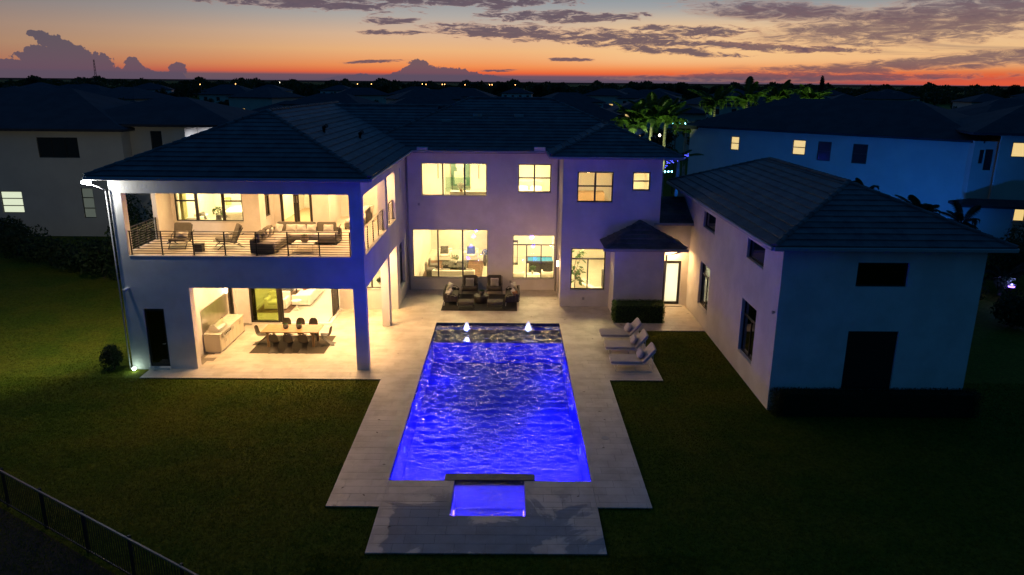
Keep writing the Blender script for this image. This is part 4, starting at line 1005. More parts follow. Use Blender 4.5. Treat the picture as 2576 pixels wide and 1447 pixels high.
def palm_frond_mesh(L, droop, nl=34, wl=.46, seed=0, mt='frond'):
    g = random.Random(seed); m = MB(); pts = []
    for i in range(9):
        f = i/8; x = L*f*math.cos(droop*f*.9); z = L*(.55*f-droop*.62*f*f); pts.append((x, 0, z))
    m.tube(pts, [.035*(1-.8*i/8) for i in range(9)], 5)
    for i in range(nl):
        f = .12+.86*i/nl; q = f*8; a = int(q); p = Vector(pts[a]).lerp(Vector(pts[min(a+1, 8)]), q-a); d = (Vector(pts[min(a+1, 8)])-Vector(pts[max(a-1, 0)])).normalized()
        ll = wl*(math.sin(math.pi*min(1, f*.85+.12)))*g.uniform(.85, 1.1)
        for s in (-1, 1):
            tip = p+Vector((d.x*.45, s*1.0, -.35-.3*f))*ll; w_ = d*.034
            mid = p.lerp(tip, .5)+Vector((0, 0, .06))
            o = len(m.v); m.v += [tuple(p-w_), tuple(p+w_), tuple(mid+w_), tuple(tip), tuple(mid-w_)]; m.f.append((o, o+1, o+2, o+3, o+4))
    me = bpy.data.meshes.new('frond'); me.from_pydata(m.v, [], m.f); me.materials.append(M[mt]); return me
FR = {mt: [palm_frond_mesh(L, d, seed=i, mt=mt) for i, (L, d) in enumerate(((3.0, .7), (2.7, 1.1), (2.3, 1.45)))] for mt in ('frond', 'frond_dark')}
def palm(label, x, y, h, sc_, seed, mt='frond', group=None, n=15, r=.17, z0=-.04):
    g = random.Random(seed); p = thing('palm_tree', label, 'palm tree', (x, y, z0), g.uniform(0, 360), group)
    m = MB(); m.tube([(0, 0, 0), (.04, 0, h*.4), (0, .03, h*.8), (0, 0, h)], [r*1.15, r, r*.9, r*.55], 10)
    for k in range(int(h/.25)): 
        zz = .2+k*.25
        if zz < h-.1: m.tube([(0.02, 0, zz), (0.02, 0, zz+.03)], r*1.06-(r*.18*zz/h), 10)
    m.build('trunk', 'palm_trunk', p)
    for k in range(n):
        o = bpy.data.objects.new('frond', FR[mt][k % 3]); C.objects.link(o); o.parent = p; o.location = (0, 0, h)
        s = sc_*g.uniform(.85, 1.15); o.scale = (s, s, s); o.rotation_euler = (g.uniform(-.2, .2), g.uniform(-.85, .15), k*2.399+g.uniform(-.2, .2))
    return p
GR = (.80, 1, .34)
for i, (x, y, h, s, lit, lab) in enumerate((
        (12.35, 75, 7.9, 1.35, 1, 'leftmost of the three floodlit palms with white trunks behind the roofs'), (13.95, 74, 8.3, 1.35, 1, 'middle floodlit palm with a white trunk behind the roofs'), (15.7, 76, 7.9, 1.4, 1, 'right one of the three floodlit palms with white trunks behind the roofs'),
        (26.5, 98, 9.0, 1.5, 1, 'floodlit green palm just left of the neighbour roof'), (32.5, 104, 9.4, 1.5, 1, 'first floodlit palm showing over the neighbour roof'), (38.0, 108, 9.6, 1.5, 1, 'second floodlit palm showing over the neighbour roof'), (43.5, 110, 9.5, 1.5, 1, 'last floodlit palm at the right over the neighbour roof'),
        (18.3, 78, 6.9, .9, 0, 'dark palm standing between the floodlit palms and the neighbour house'), (2.6, 160, 6.2, .9, 1, 'small floodlit palm far behind the main roof'))):
    palm(lab, x, y, h, s, 50+i, group='palm trees behind the houses', n=19)
    if lit:
        light('uplight', 'SPOT', (x-.9, y-2.6, .1), 4200 if i < 3 else 6500, GR, .1, tuple(Vector((.9, 2.6, h-.4)).to_track_quat('-Z', 'Y').to_euler()), spot=46)
light('uplight', 'SPOT', (14.3, 72.6, .1), 420, (1, 1, .85), .1, tuple(Vector((-.3, 1.6, 4)).to_track_quat('-Z', 'Y').to_euler()), spot=60)
# plants by the right neighbour
palm('dark palm crown against the blue neighbour wall', 26.6, 47, 3.6, .8, 71, 'frond_dark', 'dark palms by the blue wall', 12)
palm('spiky low palm right of the dark palm crown', 29.0, 46.5, 3.2, .75, 72, 'frond_dark', 'dark palms by the blue wall', 12)
palm('palm top just peeping over the annex ridge', 23.0, 47.5, 4.9, .6, 73, 'frond_dark', 'dark palms by the blue wall', 10)
palm('low palm lit by a violet garden lamp at the right edge', 28.6, 41.2, .8, .8, 74, 'frond_dark', None, 11, .12)
f = thing('garden_lamp', 'violet glowing garden lamp under the low palm at the right edge', 'garden lamp', (28.3, 39.9, -.04))
m = MB(); m.lathe([(.03, 0), (.03, .9), (.20, .95), (.22, 1.0), (.03, 1.06)], 14); m.build('pole', 'black', f)
m = MB(); m.lathe([(.16, .86), (.17, .93), (.05, .94)], 14); m.build('lamp_head', 'lamp_violet', f)
light('garden_light', 'POINT', (28.3, 39.9, 1.15), 45, (.28, .25, 1), .08, parent=f)
k = 0
for (x, y, h, r_) in ((24, 38.5, 2.2, 1.6), (27, 42.5, 2.6, 1.8), (30.5, 43.5, 2.8, 1.8), (31.5, 40, 2.4, 1.8), (22, 41, 2.4, 1.5), (25.5, 35.5, 1.8, 1.4), (34, 47, 3.2, 2.0), (37, 50, 3.0, 2)):
    shrub('dark leafy shrub in the garden beside the annex', x, y, h, r_, 90+k, 'leaf_dark', 'shrubs beside the annex', 1600, .12); k += 1

# ================================================================== NEIGHBOUR HOUSES
def local_house(name, label, loc, rz, group=None, cat='house'):
    return thing(name, label, cat, loc, rz, group)
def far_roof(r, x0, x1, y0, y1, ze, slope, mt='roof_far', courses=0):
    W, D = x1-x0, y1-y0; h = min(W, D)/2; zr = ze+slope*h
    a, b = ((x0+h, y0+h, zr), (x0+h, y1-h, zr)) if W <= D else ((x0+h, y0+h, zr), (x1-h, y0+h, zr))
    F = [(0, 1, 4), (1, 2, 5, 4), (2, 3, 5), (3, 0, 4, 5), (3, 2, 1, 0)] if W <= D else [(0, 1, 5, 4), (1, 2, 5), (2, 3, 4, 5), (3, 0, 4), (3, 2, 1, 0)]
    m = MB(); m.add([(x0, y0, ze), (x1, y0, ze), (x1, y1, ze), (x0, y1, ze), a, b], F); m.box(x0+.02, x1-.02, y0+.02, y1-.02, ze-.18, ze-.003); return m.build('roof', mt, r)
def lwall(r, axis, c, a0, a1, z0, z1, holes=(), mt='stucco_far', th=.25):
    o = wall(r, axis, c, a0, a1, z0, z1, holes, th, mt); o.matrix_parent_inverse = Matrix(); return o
def lwin(r, axis, c, a0, a1, z0, z1, pane, hs=(), vs=()):
    mb = MB(); b = .05
    def B(m, x0, x1, za, zb, p0, p1):
        if axis == 'y': m.box(x0, x1, p0, p1, za, zb)
        else: m.box(p0, p1, x0, x1, za, zb)
    p0, p1 = c+.05, c+.12
    B(mb, a0, a0+b, z0, z1, p0, p1); B(mb, a1-b, a1, z0, z1, p0, p1); B(mb, a0+b, a1-b, z0, z0+b, p0, p1); B(mb, a0+b, a1-b, z1-b, z1, p0, p1)
    for h in hs: B(mb, a0+b, a1-b, h-.035, h+.035, p0, p1)
    for v in vs: B(mb, v-.035, v+.035, z0+b, z1-b, p0+.003, p1-.003)
    o = mb.build('window', 'frame', r); m = MB(); B(m, a0+b, a1-b, z0+b, z1-b, c+.08, c+.10); m.build('pane', pane, o); return o
# right neighbour, long wall turned 45 degrees
mat('win_dim', (.02, .025, .03), .2)
A = (18.44, 76.75); rz = math.degrees(math.atan2(58.44-76.75, 36.65-18.44))
N1 = local_house('neighbour_house', 'long dark roofed neighbour house with its wall lit blue on the right', (A[0], A[1], 0), rz)
WN = [(4.65, 5.52, 5.48, 6.76), (10.93, 12.12, 5.48, 6.8), (13.27, 14.47, 5.1, 6.8), (16.34, 17.6, 5.1, 6.77)]
lwall(N1, 'y', 0, 0, 25.82, -.04, 7.5, WN); lwall(N1, 'x', 0, .252, 13, -.04, 7.5); lwall(N1, 'x', 25.57, .252, 13, -.04, 7.5); lwall(N1, 'y', 13, 0, 25.8, -.04, 7.5)
far_roof(N1, -.7, 26.4, -.6, 13.8, 7.62, .38)
for i, (a, b, c, d) in enumerate(WN): lwin(N1, 'y', 0, a, b, c, d, 'win_warm' if i < 2 else 'win_dim', hs=((c+d)/2,))
m = MB(); m.tube(((25.5, -.07, 7.45), (25.5, -.07, 0)), .06, 8); m.build('downspout', 'gutter', N1)
m = MB(); m.box(-1.6, 1.2, -.75, -.55, 7.3, 7.62); m.build('fascia', 'black', N1)
N2 = local_house('neighbour_house', 'neighbour house wing at the right edge with a square lit yellow window', (37.45, 57, 0), -12)
lwall(N2, 'y', 0, 0, 9, -.04, 8.2, [(.85, 1.85, 6.5, 7.6), (1.5, 2.6, 1.6, 2.9)]); lwall(N2, 'x', -1.6, .5, 9, -.04, 7.6, []); lwall(N2, 'y', .5, -1.35, -.02, -.04, 7.6, [(-1.15, -.85, 5.9, 6.95), (-.75, -.2, 5.4, 7.0)])
far_roof(N2, -2.2, 9.6, -.6, 10, 8.3, .38)
lwin(N2, 'y', 0, .85, 1.85, 6.5, 7.6, 'win_warm'); lwin(N2, 'y', 0, 1.5, 2.6, 1.6, 2.9, 'win_warm'); lwin(N2, 'y', .5, -1.15, -.85, 5.9, 6.95, 'win_dim'); lwin(N2, 'y', .5, -.75, -.2, 5.4, 7.0, 'win_dim')
lwall(N2, 'y', -1.2, -2.4, 1.3, -.04, 2.9, []); far_roof(N2, -3.0, 3.6, -2.2, .0, 3.0, .35)
m = MB(); m.tube(((1.25, -1.3, 2.9), (1.25, -1.3, 0)), .05, 8); m.build('downspout', 'gutter', N2)
# blue party light washing the walls from the street side
BLU = (.02, .13, 1)
def party_lamp(label, x, y, z, e, tx, ty, tz, col=BLU, sz=.15, spot=120):
    f = thing('party_light', label, 'garden light', (x, y, -.04), 0, 'coloured garden floodlights')
    m = MB(); m.tube(((0, 0, 0), (0, 0, z)), .03, 6); m.build('pole', 'black', f)
    q = Vector((tx-x, ty-y, tz-z)).normalized(); r_ = math.degrees(math.atan2(q.y, q.x))
    m = MB(); m.box(-.08, .08, -.15, .15, -.1, .1, TR(0, 0, z+.1, r_)); m.build('lamp_head', 'black', f)
    m = MB(); m.box(.081, .09, -.13, .13, -.08, .08, TR(0, 0, z+.1, r_)); m.build('lens', 'lamp_blue', f)
    light('party_light_source', 'SPOT', (x+q.x*.2, y+q.y*.2, z+.1), e, col, sz, tuple(q.to_track_quat('-Z', 'Y').to_euler()), spot=spot, parent=f)
party_lamp('blue floodlight hidden behind the annex aimed at the neighbour wall', 27.5, 53.5, .4, 1700, 34, 65, 5.0, (.01, .17, .95))
party_lamp('blue floodlight in the alley lighting the near end of the neighbour wall', 14.5, 62, .4, 500, 22, 73, 4.5, (.0, .16, .8))
# left neighbour
N3 = local_house('neighbour_house', 'large dark roofed neighbour house behind the lawn on the left', (-28.9, 56, 0), 0)
lwall(N3, 'y', 0, -20, 0, -.04, 8.05, [(-6.35, -3.3, 5.95, 7.45), (-9.75, -8.12, 1.75, 3.4), (-3.6, -2.7, 1.4, 3.7)])
lwall(N3, 'x', -.25, .252, 14, -.04, 8.05)
lwin(N3, 'y', 0, -6.35, -3.3, 5.95, 7.45, 'win_dim', vs=(-5.3, -4.3)); lwin(N3, 'y', 0, -9.75, -8.12, 1.75, 3.4, 'win_white', hs=(2.3, 2.85)); lwin(N3, 'y', 0, -3.6, -2.7, 1.4, 3.7, 'win_lit_soft', hs=(2.15, 2.95))
lwall(N3, 'y', 1.2, .02, 3.4, -.04, 8.3, [(1.6, 2.45, 5.4, 7.9)]); lwin(N3, 'y', 1.2, 1.6, 2.45, 5.4, 7.9, 'win_dim')
far_roof(N3, -21, .5, -.6, 15, 8.1, .36); far_roof(N3, -6, 8.5, .5, 13, 8.42, .30)
lwall(N3, 'y', .9, 3.42, 4.35, -.04, 8.5, []); lwall(N3, 'x', 4.1, 1.152, 7, -.04, 8.55, [])
lwall(N3, 'y', 3.2, 4.36, 7.6, -.04, 8.6, [(6.3, 6.8, 5.2, 7.8)], 'stucco'); lwin(N3, 'y', 3.2, 6.3, 6.8, 5.2, 7.8, 'win_dim')
m = MB(); m.box(4.6, 6.9, 2.4, 3.19, 8.15, 8.45); m.build('canopy', 'trim_white', N3)
m = MB(); m.box(5.0, 6.2, .8, 1.2, 6.1, 7.4); m.build('chimney', 'charcoal', N3)
light('terrace_light', 'AREA', (-22.9, 57.9, 8.1), 130, (.8, .85, 1), 1., parent=N3)

# far houses: one mesh each for walls and roof, lit windows where the photo shows them
lab_far = 'dark distant house with a low hip roof among trees'
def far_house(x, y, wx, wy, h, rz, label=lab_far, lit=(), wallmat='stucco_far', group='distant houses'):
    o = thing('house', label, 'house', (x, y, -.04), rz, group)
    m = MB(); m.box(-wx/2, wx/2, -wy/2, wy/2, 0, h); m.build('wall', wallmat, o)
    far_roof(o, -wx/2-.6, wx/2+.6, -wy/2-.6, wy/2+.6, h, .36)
    for (a, b, c, d, mt) in lit:
        m = MB(); m.box(a, b, -wy/2-.03, -wy/2-.012, c, d); f = m.build('window', mt, o)
        m = MB(); m.box(a-.06, b+.06, -wy/2-.011, -wy/2-.004, c-.06, d+.06); m.build('frame', 'frame', f)
    for k in range(4):
        if not lit:
            xx = -wx/2+wx*(k+.5)/4; m = MB(); m.box(xx-.6, xx+.6, -wy/2-.02, -wy/2-.005, h-2.2, h-.9); m.build('window', 'win_dim', o)
    return o
g = random.Random(5); used = []
def ok(x, y, r):
    if any(math.hypot(x-a, y-b) < r+c for a, b, c in used): return False
    used.append((x, y, r)); return True
used += [(-28, 60, 16), (28, 72, 18), (-4, 45, 17), (13, 75, 6), (18, 80, 5), (33, 104, 9), (42, 110, 8), (42, 62, 12)]
# specific ones
far_house(-62, 135, 26, 12, 5.2, -4, 'distant house on the left with a row of orange lit windows', [(-11, -9.2, 2.6, 4.0, 'win_far'), (-3.2, -1.2, 2.8, 3.9, 'win_far'), (2.2, 3.6, 2.9, 3.9, 'win_far'), (4.4, 5.0, 2.9, 4.3, 'win_far'), (9.2, 11.4, 2.7, 4.5, 'win_far'), (12.0, 12.5, 2.7, 4.3, 'win_far')], group=None)
far_house(-185, 330, 26, 14, 6.5, 0, 'far white lit building at the left edge with a band of bright windows', [(-9+4.6*k, -9+4.6*k+3.8, 2.5, 6.2, 'win_white') for k in range(4)], group=None)
far_house(-92, 300, 16, 12, 5, 0, 'far house on the left with one long pale lit window', [(-5, 5, 3.2, 4.4, 'win_white')], group=None)
far_house(9.2, 92, 13, 11, 7.0, -6, 'pale blue grey house behind the main roof with a white framed window', [(5.9, 6.5, 5.0, 6.0, 'win_warm')], 'trim_white', group=None)
far_house(24.5, 128, 15, 12, 7.2, -4, 'distant house between the palms with one small arched lit window', [(-5.4, -4.3, 5.0, 6.9, 'win_warm')], group=None)
far_house(72, 230, 26, 14, 7, -6, 'distant house on the right with small orange windows', [(-8, -6.8, 4.2, 5.6, 'win_far'), (-4, -2.8, 4.2, 5.6, 'win_far'), (5, 6.2, 4.2, 5.6, 'win_far'), (9, 13, 4.2, 5.0, 'win_far')], group=None)
for a in ((-62, 135, 16), (-185, 330, 18), (-92, 300, 12), (9.2, 92, 10), (24.5, 128, 11), (72, 230, 18)): used.append(a)
cnt = 0
for i in range(2500):
    if cnt >= 70: break
    y = 78+(g.random()**1.5)*330; x = g.uniform(-.78, .78)*y
    if not ok(x, y, 11+y*.012): continue
    far_house(x, y, g.uniform(13, 20), g.uniform(11, 15), g.choice((4.2, 6.8, 7.0, 7.0)), g.uniform(-25, 25), wallmat=g.choice(('stucco_far', 'stucco_far', 'trim_white')), **(dict(label='distant house with small warm lit windows among trees', group='distant lit houses', lit=[(g.uniform(-5, -3), g.uniform(-2.4, -1.5), 2.6, 3.8, 'win_far'), (1.5, g.uniform(2.3, 3.5), 2.6, 3.7, g.choice(('win_far', 'win_warm')))]) if cnt % 4 == 1 else {})); cnt += 1

# trees: trunk, limbs, crown of leaf clumps
def tree_mesh(seed, h, r_, n, size, conic=0):
    g = random.Random(seed); bx = []
    for k in range(9):
        a = g.uniform(0, 6.28); d = r_*g.uniform(.1, .65)*(1 if not conic else .6); z = h*g.uniform(.45, .88)
        if conic: s = 1.15-z/h; bx.append((math.cos(a)*d*s, math.sin(a)*d*s, z, r_*.5*s+.3, r_*.5*s+.3, h*.16, 'e'))
        else: bx.append((math.cos(a)*d, math.sin(a)*d, z, r_*g.uniform(.3, .55), r_*g.uniform(.3, .55), h*g.uniform(.10, .2), 'e'))
    o = leaf_cloud('crown', 'leaf_dark', bx, n, size, seed=seed, shell=.6); me = o.data; bpy.data.objects.remove(o)
    m = MB(); m.tube(((0, 0, 0), (.1, 0, h*.35), (0, .1, h*.75)), (.22, .16, .06), 7)
    for k in range(4): a = k*1.57+.4; m.tube(((.05, 0, h*.35), (math.cos(a)*r_*.3, math.sin(a)*r_*.3, h*.55), (math.cos(a)*r_*.55, math.sin(a)*r_*.55, h*.72)), (.10, .07, .03), 5)
    mt = bpy.data.meshes.new('trunk'); mt.from_pydata(m.v, [], m.f); mt.materials.append(M['bark'])
    return me, mt
TM = [tree_mesh(200+i, 8, 3.2, 2600, .26) for i in range(4)]+[tree_mesh(210+i, 11, 2.2, 2200, .26, 1) for i in range(2)]
def tree(x, y, s, k, label='dark round crowned tree among the distant roofs', group='trees among the distant houses'):
    o = thing('tree', label, 'tree', (x, y, -.04), g.uniform(0, 360), group)
    for me, nm in zip(TM[k], ('crown', 'trunk')):
        c = bpy.data.objects.new(nm, me); C.objects.link(c); c.parent = o
    o.scale = (s*g.uniform(.85, 1.2), s*g.uniform(.85, 1.2), s); return o
for (x, y, s) in ((-19, 74, 1.05), (-15, 79, 1.1), (-11.5, 76, 1.0), (-22, 84, 1.1), (-9, 82, .9), (-6.5, 90, 1.0)): tree(x, y, s, g.randrange(4), 'dark bushy tree in the clump behind the left roof ridge', 'tree clump behind the left roof'); used.append((x, y, 3))
light('uplight', 'SPOT', (-12.5, 70.5, .2), 700, GR, .1, tuple(Vector((1.5, 4.5, 6)).to_track_quat('-Z', 'Y').to_euler()), spot=50)
cnt = 0
for i in range(4000):
    if cnt >= 120: break
    y = 85+(g.random()**1.2)*380; x = g.uniform(-.8, .8)*y
    if not ok(x, y, 3): continue
    if 1: tree(x, y, g.uniform(.7, 1.05), g.randrange(4)); cnt += 1
# individual taller silhouettes on the skyline
for (px, hs, kk) in ((1258, 1.22, 0), (1275, 1.15, 1), (1342, 1.15, 0), (1385, 1.12, 1), (1585, 1.22, 2), (1625, 1.25, 3), (1648, 1.2, 1), (1690, 1.22, 0), (1728, 1.2, 2), (1765, 1.12, 3), (1800, 1.05, 0), (1850, 1.0, 1), (2015, 1.2, 5), (2028, 1.05, 1), (300, 1.15, 1), (700, 1.15, 0), (985, 1.12, 2), (2470, 1.35, 0), (2510, 1.4, 1), (2550, 1.35, 2), (40, 1.25, 3), (160, 1.3, 0)):
    y = 420; x = (px-1288)/1855.6*y*1.03; tree(x+2, y, hs*1.25, kk, 'tall tree silhouette standing above the skyline woods', 'tall skyline trees')
# far wood: one mass
def woods():
    gg = np.random.default_rng(3); P = []
    for (d0, d1, hh, n) in ((470, 560, 10.5, 26000), (600, 760, 12.0, 26000), (1000, 1300, 14, 16000)):
        a = gg.uniform(-.72, .72, n); d = gg.uniform(d0, d1, n)
        cl = .62+.22*np.sin(a*37+d0)+.16*np.sin(a*113+1.3)+.13*np.sin(a*291)+gg.uniform(-.08, .08, n)
        z = hh*np.clip(cl, .3, 1.1)*gg.uniform(.05, 1, n)**.6
        P.append(np.stack([np.tan(a)*d, d, z, np.full(n, .55+d/900)], -1))
    P = np.concatenate(P); k = len(P); nr = gg.normal(size=(k, 3)); nr /= np.linalg.norm(nr, axis=1)[:, None]
    a = np.cross(nr, gg.normal(size=(k, 3))); a /= np.linalg.norm(a, axis=1)[:, None]; b = np.cross(nr, a); s = P[:, 3:4]*gg.uniform(.6, 1.4, (k, 1)); p = P[:, :3]
    V = np.stack([p-a*s, p-b*s, p+a*s, p+b*s], 1).reshape(-1, 3).astype(np.float32)
    me = bpy.data.meshes.new('woods'); me.vertices.add(4*k); me.loops.add(4*k); me.polygons.add(k); me.vertices.foreach_set('co', V.ravel()); me.loops.foreach_set('vertex_index', np.arange(4*k, dtype=np.int32)); me.polygons.foreach_set('loop_start', np.arange(0, 4*k, 4, dtype=np.int32)); me.update()
    me.materials.append(M['leaf_dark']); o = bpy.data.objects.new('woods', me); C.objects.link(o); tag(o, 'dark far off woods along the whole horizon', 'woods', kind='stuff')
woods()
def street_lamp(px, py, y, col='street', r_=.15, label='tiny distant street lamp glowing orange along the horizon', group='distant street lamps'):
    v = r2*((px-1288)/1855.6) - u2*((py-723.5)/1855.6) + fw; tt = y/v.y; x, z = v.x*tt, CAM_H+v.z*tt
    o = thing('street_lamp', label, 'street lamp', (x, y, -.04), 0, group)
    m = MB(); m.tube(((0, 0, 0), (0, 0, z+.1)), .09, 6); m.tube(((0, 0, z+.1), (0, -.9, z+.15)), .05, 5); m.build('pole', 'charcoal', o)
    m = MB(); m.lathe([(.02, -.3), (r_, -.1), (r_, .1), (.02, .15)], 8, TR(0, -.9, z)); m.build('lamp_head', col, o)
for (px, py) in ((594, 211), (900, 211), (935, 211), (1063, 211), (1072, 212), (1113, 212), (1119, 212), (1170, 213), (1232, 213), (1238, 213), (1296, 213), (505, 212)):
    street_lamp(px, py, 380)
street_lamp(705, 207, 380, 'bulb_white', .13, 'tiny distant white lamp on the left horizon', None)
for (px, py) in ((1960, 232), (1985, 232)): street_lamp(px, py, 300, 'lamp_cyan', .16, 'tiny distant cyan lamp on the right horizon', 'distant cyan lamps')
# radio mast on the left skyline
o = thing('radio_mast', 'thin lattice mast on the left skyline', 'mast', (-280, 520, 0))
m = MB()
for (a, b) in ((-1, -1), (1, -1), (0, 1)): m.tube(((a, b, 0), (a*.3, b*.3, 24)), .14, 4)
for k in range(12): z = k*2; s = 1-.7*z/24; m.tube(((-s, -s, z), (s, -s, z+2)), .08, 4); m.tube(((s, -s, z), (-s, -s, z+2)), .08, 4)
m.build('lattice', 'charcoal', o)
# cyan and blue lights in the gap between the houses
f = thing('string_light', 'row of three cyan lamps at the corner of the neighbour roof', 'string light', (17.6, 75.6, 7.5))
v = 0
for k in range(3): m = MB(); m.lathe([(.01, -.08), (.09, 0), (.01, .08)], 8, TR(-1.2+.62*k, 0, .35)); m.build('bulb', 'lamp_cyan', f)
m = MB(); m.tube(((-1.5, 0, .5), (1.0, 0, .5)), .03, 5); m.build('wire', 'black', f)
f = thing('string_light', 'row of three pale cyan lamps low in the gap beside the house', 'string light', (10.9, 52, 5.6))
for k in range(3): m = MB(); m.lathe([(.01, -.06), (.065, 0), (.01, .06)], 8, TR(.03+.24*k, 0, .14)); m.build('bulb', 'lamp_cyan', f)
m = MB(); m.tube(((-.3, 0, .22), (.8, 0, .22)), .02, 5); m.tube(((-.3, 0, .22), (-.3, 0, -5.6)), .03, 5); m.build('wire', 'black', f)
f = thing('fairy_lights', 'string of tiny blue fairy lights in the gap between the houses', 'fairy lights', (13.0, 62, 4.5))
m = MB(); gg = random.Random(2)
for k in range(40):
    u = k/40; m.lathe([(.005, -.05), (.045, 0), (.005, .05)], 5, TR(-.6+2.5*u+gg.uniform(-.1, .1), gg.uniform(-.5, .5), .3+1.2*u+gg.uniform(-.12, .16)))
o = m.build('bulb', 'lamp_blue', f); o['kind'] = 'stuff'
m = MB(); m.tube([(-.7, 0, .1), (.6, 0, .7), (2.0, 0, 1.5)], .015, 4); m.build('wire', 'black', f)
light('blue_glow', 'POINT', (14.2, 62, 3.5), 130, (.03, .05, 1), .2, parent=f)
palm('palm between the houses lit blue from below', 15.0, 66, 5.3, .8, 77, 'frond', None, 12)
for (x, y, z, n_) in ((16.0, 80, 6.4, 'left'), (17.9, 81, 6.9, 'right')):
    o = thing('patio_lamp', n_+' one of the two small warm lamps beside the floodlit palms', 'lamp', (x, y, -.04), 0, 'warm lamps beside the palms')
    m = MB(); m.tube(((0, 0, 0), (0, 0, z)), .05, 6); m.build('pole', 'black', o); m = MB(); m.lathe([(.02, -.18), (.16, 0), (.02, .18)], 10, TR(0, 0, z)); m.build('lamp_head', 'bulb_white', o)

# ================================================================== FENCE, bottom left
def fence():
    a = Vector((-17.6, 20.62, 0)); b = Vector((-4.2, 12.40, 0)); d = b-a; L = d.length
    f = thing('fence', 'black metal picket fence crossing the bottom left corner of the lawn', 'fence', tuple(a-Vector((0, 0, .05))), math.degrees(math.atan2(d.y, d.x)))
    h = 1.2
    m = MB(); m.box(0, L, -.022, .022, h-.04, h); m.build('top_rail', 'fence_top', f)
    m = MB(); m.box(0, L, -.018, .018, .12, .155); m.build('bottom_rail', 'fence_metal', f)
    for k in range(int(L/2.0)+1): m = MB(); m.box(k*2-.03, k*2+.03, .023, .083, 0, h+.02); m.build('post', 'fence_metal', f)
    pm = MB(); pm.box(-.0075, .0075, -.0075, .0075, .155, h-.041); me = bpy.data.meshes.new('picket'); me.from_pydata(pm.v, [], pm.f); me.materials.append(M['fence_metal'])
    n = int(L/.105)
    for k in range(n):
        o = bpy.data.objects.new('picket', me); C.objects.link(o); o.parent = f; o.location = (.05+k*.105, 0, 0)
    # dark bed of ground cover beyond
    tx = d.normalized(); nrm = Vector((tx.y, -tx.x, 0))
    m = MB(); p = [a+nrm*.1, b+nrm*.1, b+nrm*14, a+nrm*14]; m.add([(q.x, q.y, -.044) for q in p], [(3, 2, 1, 0) if 1 else (0, 1, 2, 3)])
    o = m.build('planting_bed', 'soil'); o['kind'] = 'structure'
fence()

# ================================================================== FURNITURE
SOFT = []
def pillow(label, x, y, z, s, rz=0, tilt=60, mt='white_fabric', group='scatter cushions', th=.09, ar=1.0, about='x', cat='cushion'):
    o = bpy.data.objects.new('cushion', None); C.objects.link(o)
    C.objects.unlink(o); bpy.data.objects.remove(o)
    m = MB(); m.soft(s, s*ar, th, None, .30, 10, .5); o = m.build('cushion', mt, None, True); o.location = (x, y, z)
    o.rotation_euler = (R(tilt), 0, R(rz)); return tag(o, label, cat, group)
# ---- sun loungers
def lounger():
    t_ = thing('sun_lounger', '', 'sun lounger', (5.15, 32.8, 0), 0, 'sun loungers on the right of the pool')
    # local: x from -.85 foot to +.5 hinge, back to +.95 ; y +-.48
    m = MB(); m.soft(.67, .47, .055, TR(-.17, 0, .40), .16, 12); m.build('seat_cushion', 'lounger_fabric', t_, True)
    m = MB(); m.soft(.40, .47, .055, TR(.50+.25, 0, .40+.30, 0, 0, -50), .16, 12); m.build('backrest', 'lounger_fabric', t_, True)
    m = MB()
    for s in (-1, 1):
        m.tube(((-.82, s*.46, .33), (.52, s*.46, .33), (1.0, s*.46, .90)), .014, 6)
        m.tube(((-.62, s*.46, .012), (.90, s*.46, .012)), .013, 6)
    m.tube(((-.82, -.46, .33), (-.82, .46, .33)), .013, 6); m.tube(((.90, -.46, .012), (.90, .46, .012)), .012, 6); m.tube(((-.62, -.46, .012), (-.62, .46, .012)), .012, 6)
    m.build('frame', 'white_metal', t_, True)
    for s in (-1, 1):
        for (a, b) in ((-.62, -.55), (.18, .18), (.90, .90)):
            m = MB(); m.tube(((a, s*.46, .012), (b, s*.46, .33 if a < .8 else .78)), .011, 6); m.build('leg', 'white_metal', t_, True)
    return t_
L0 = lounger(); L0['label'] = 'rearmost pale sun lounger, nearest the hedge'
L1 = copy_tree(L0, (5.17, 31.15, 0), -1, 'middle pale sun lounger of the row of three'); L2 = copy_tree(L0, (5.18, 29.38, 0), -1.5, 'front pale sun lounger at the corner of the lawn')
for y, n_ in ((32.8, 'rearmost'), (31.15, 'middle'), (29.38, 'front')):
    m = MB(); m.soft(.18, .33, .10, TR(5.62, y, .66, 0, 0, -58), .5, 10); tag(m.build('cushion', 'pillow_grey', None, True), 'grey bolster cushion leaning on the '+n_+' sun lounger', 'cushion', 'lounger cushions')

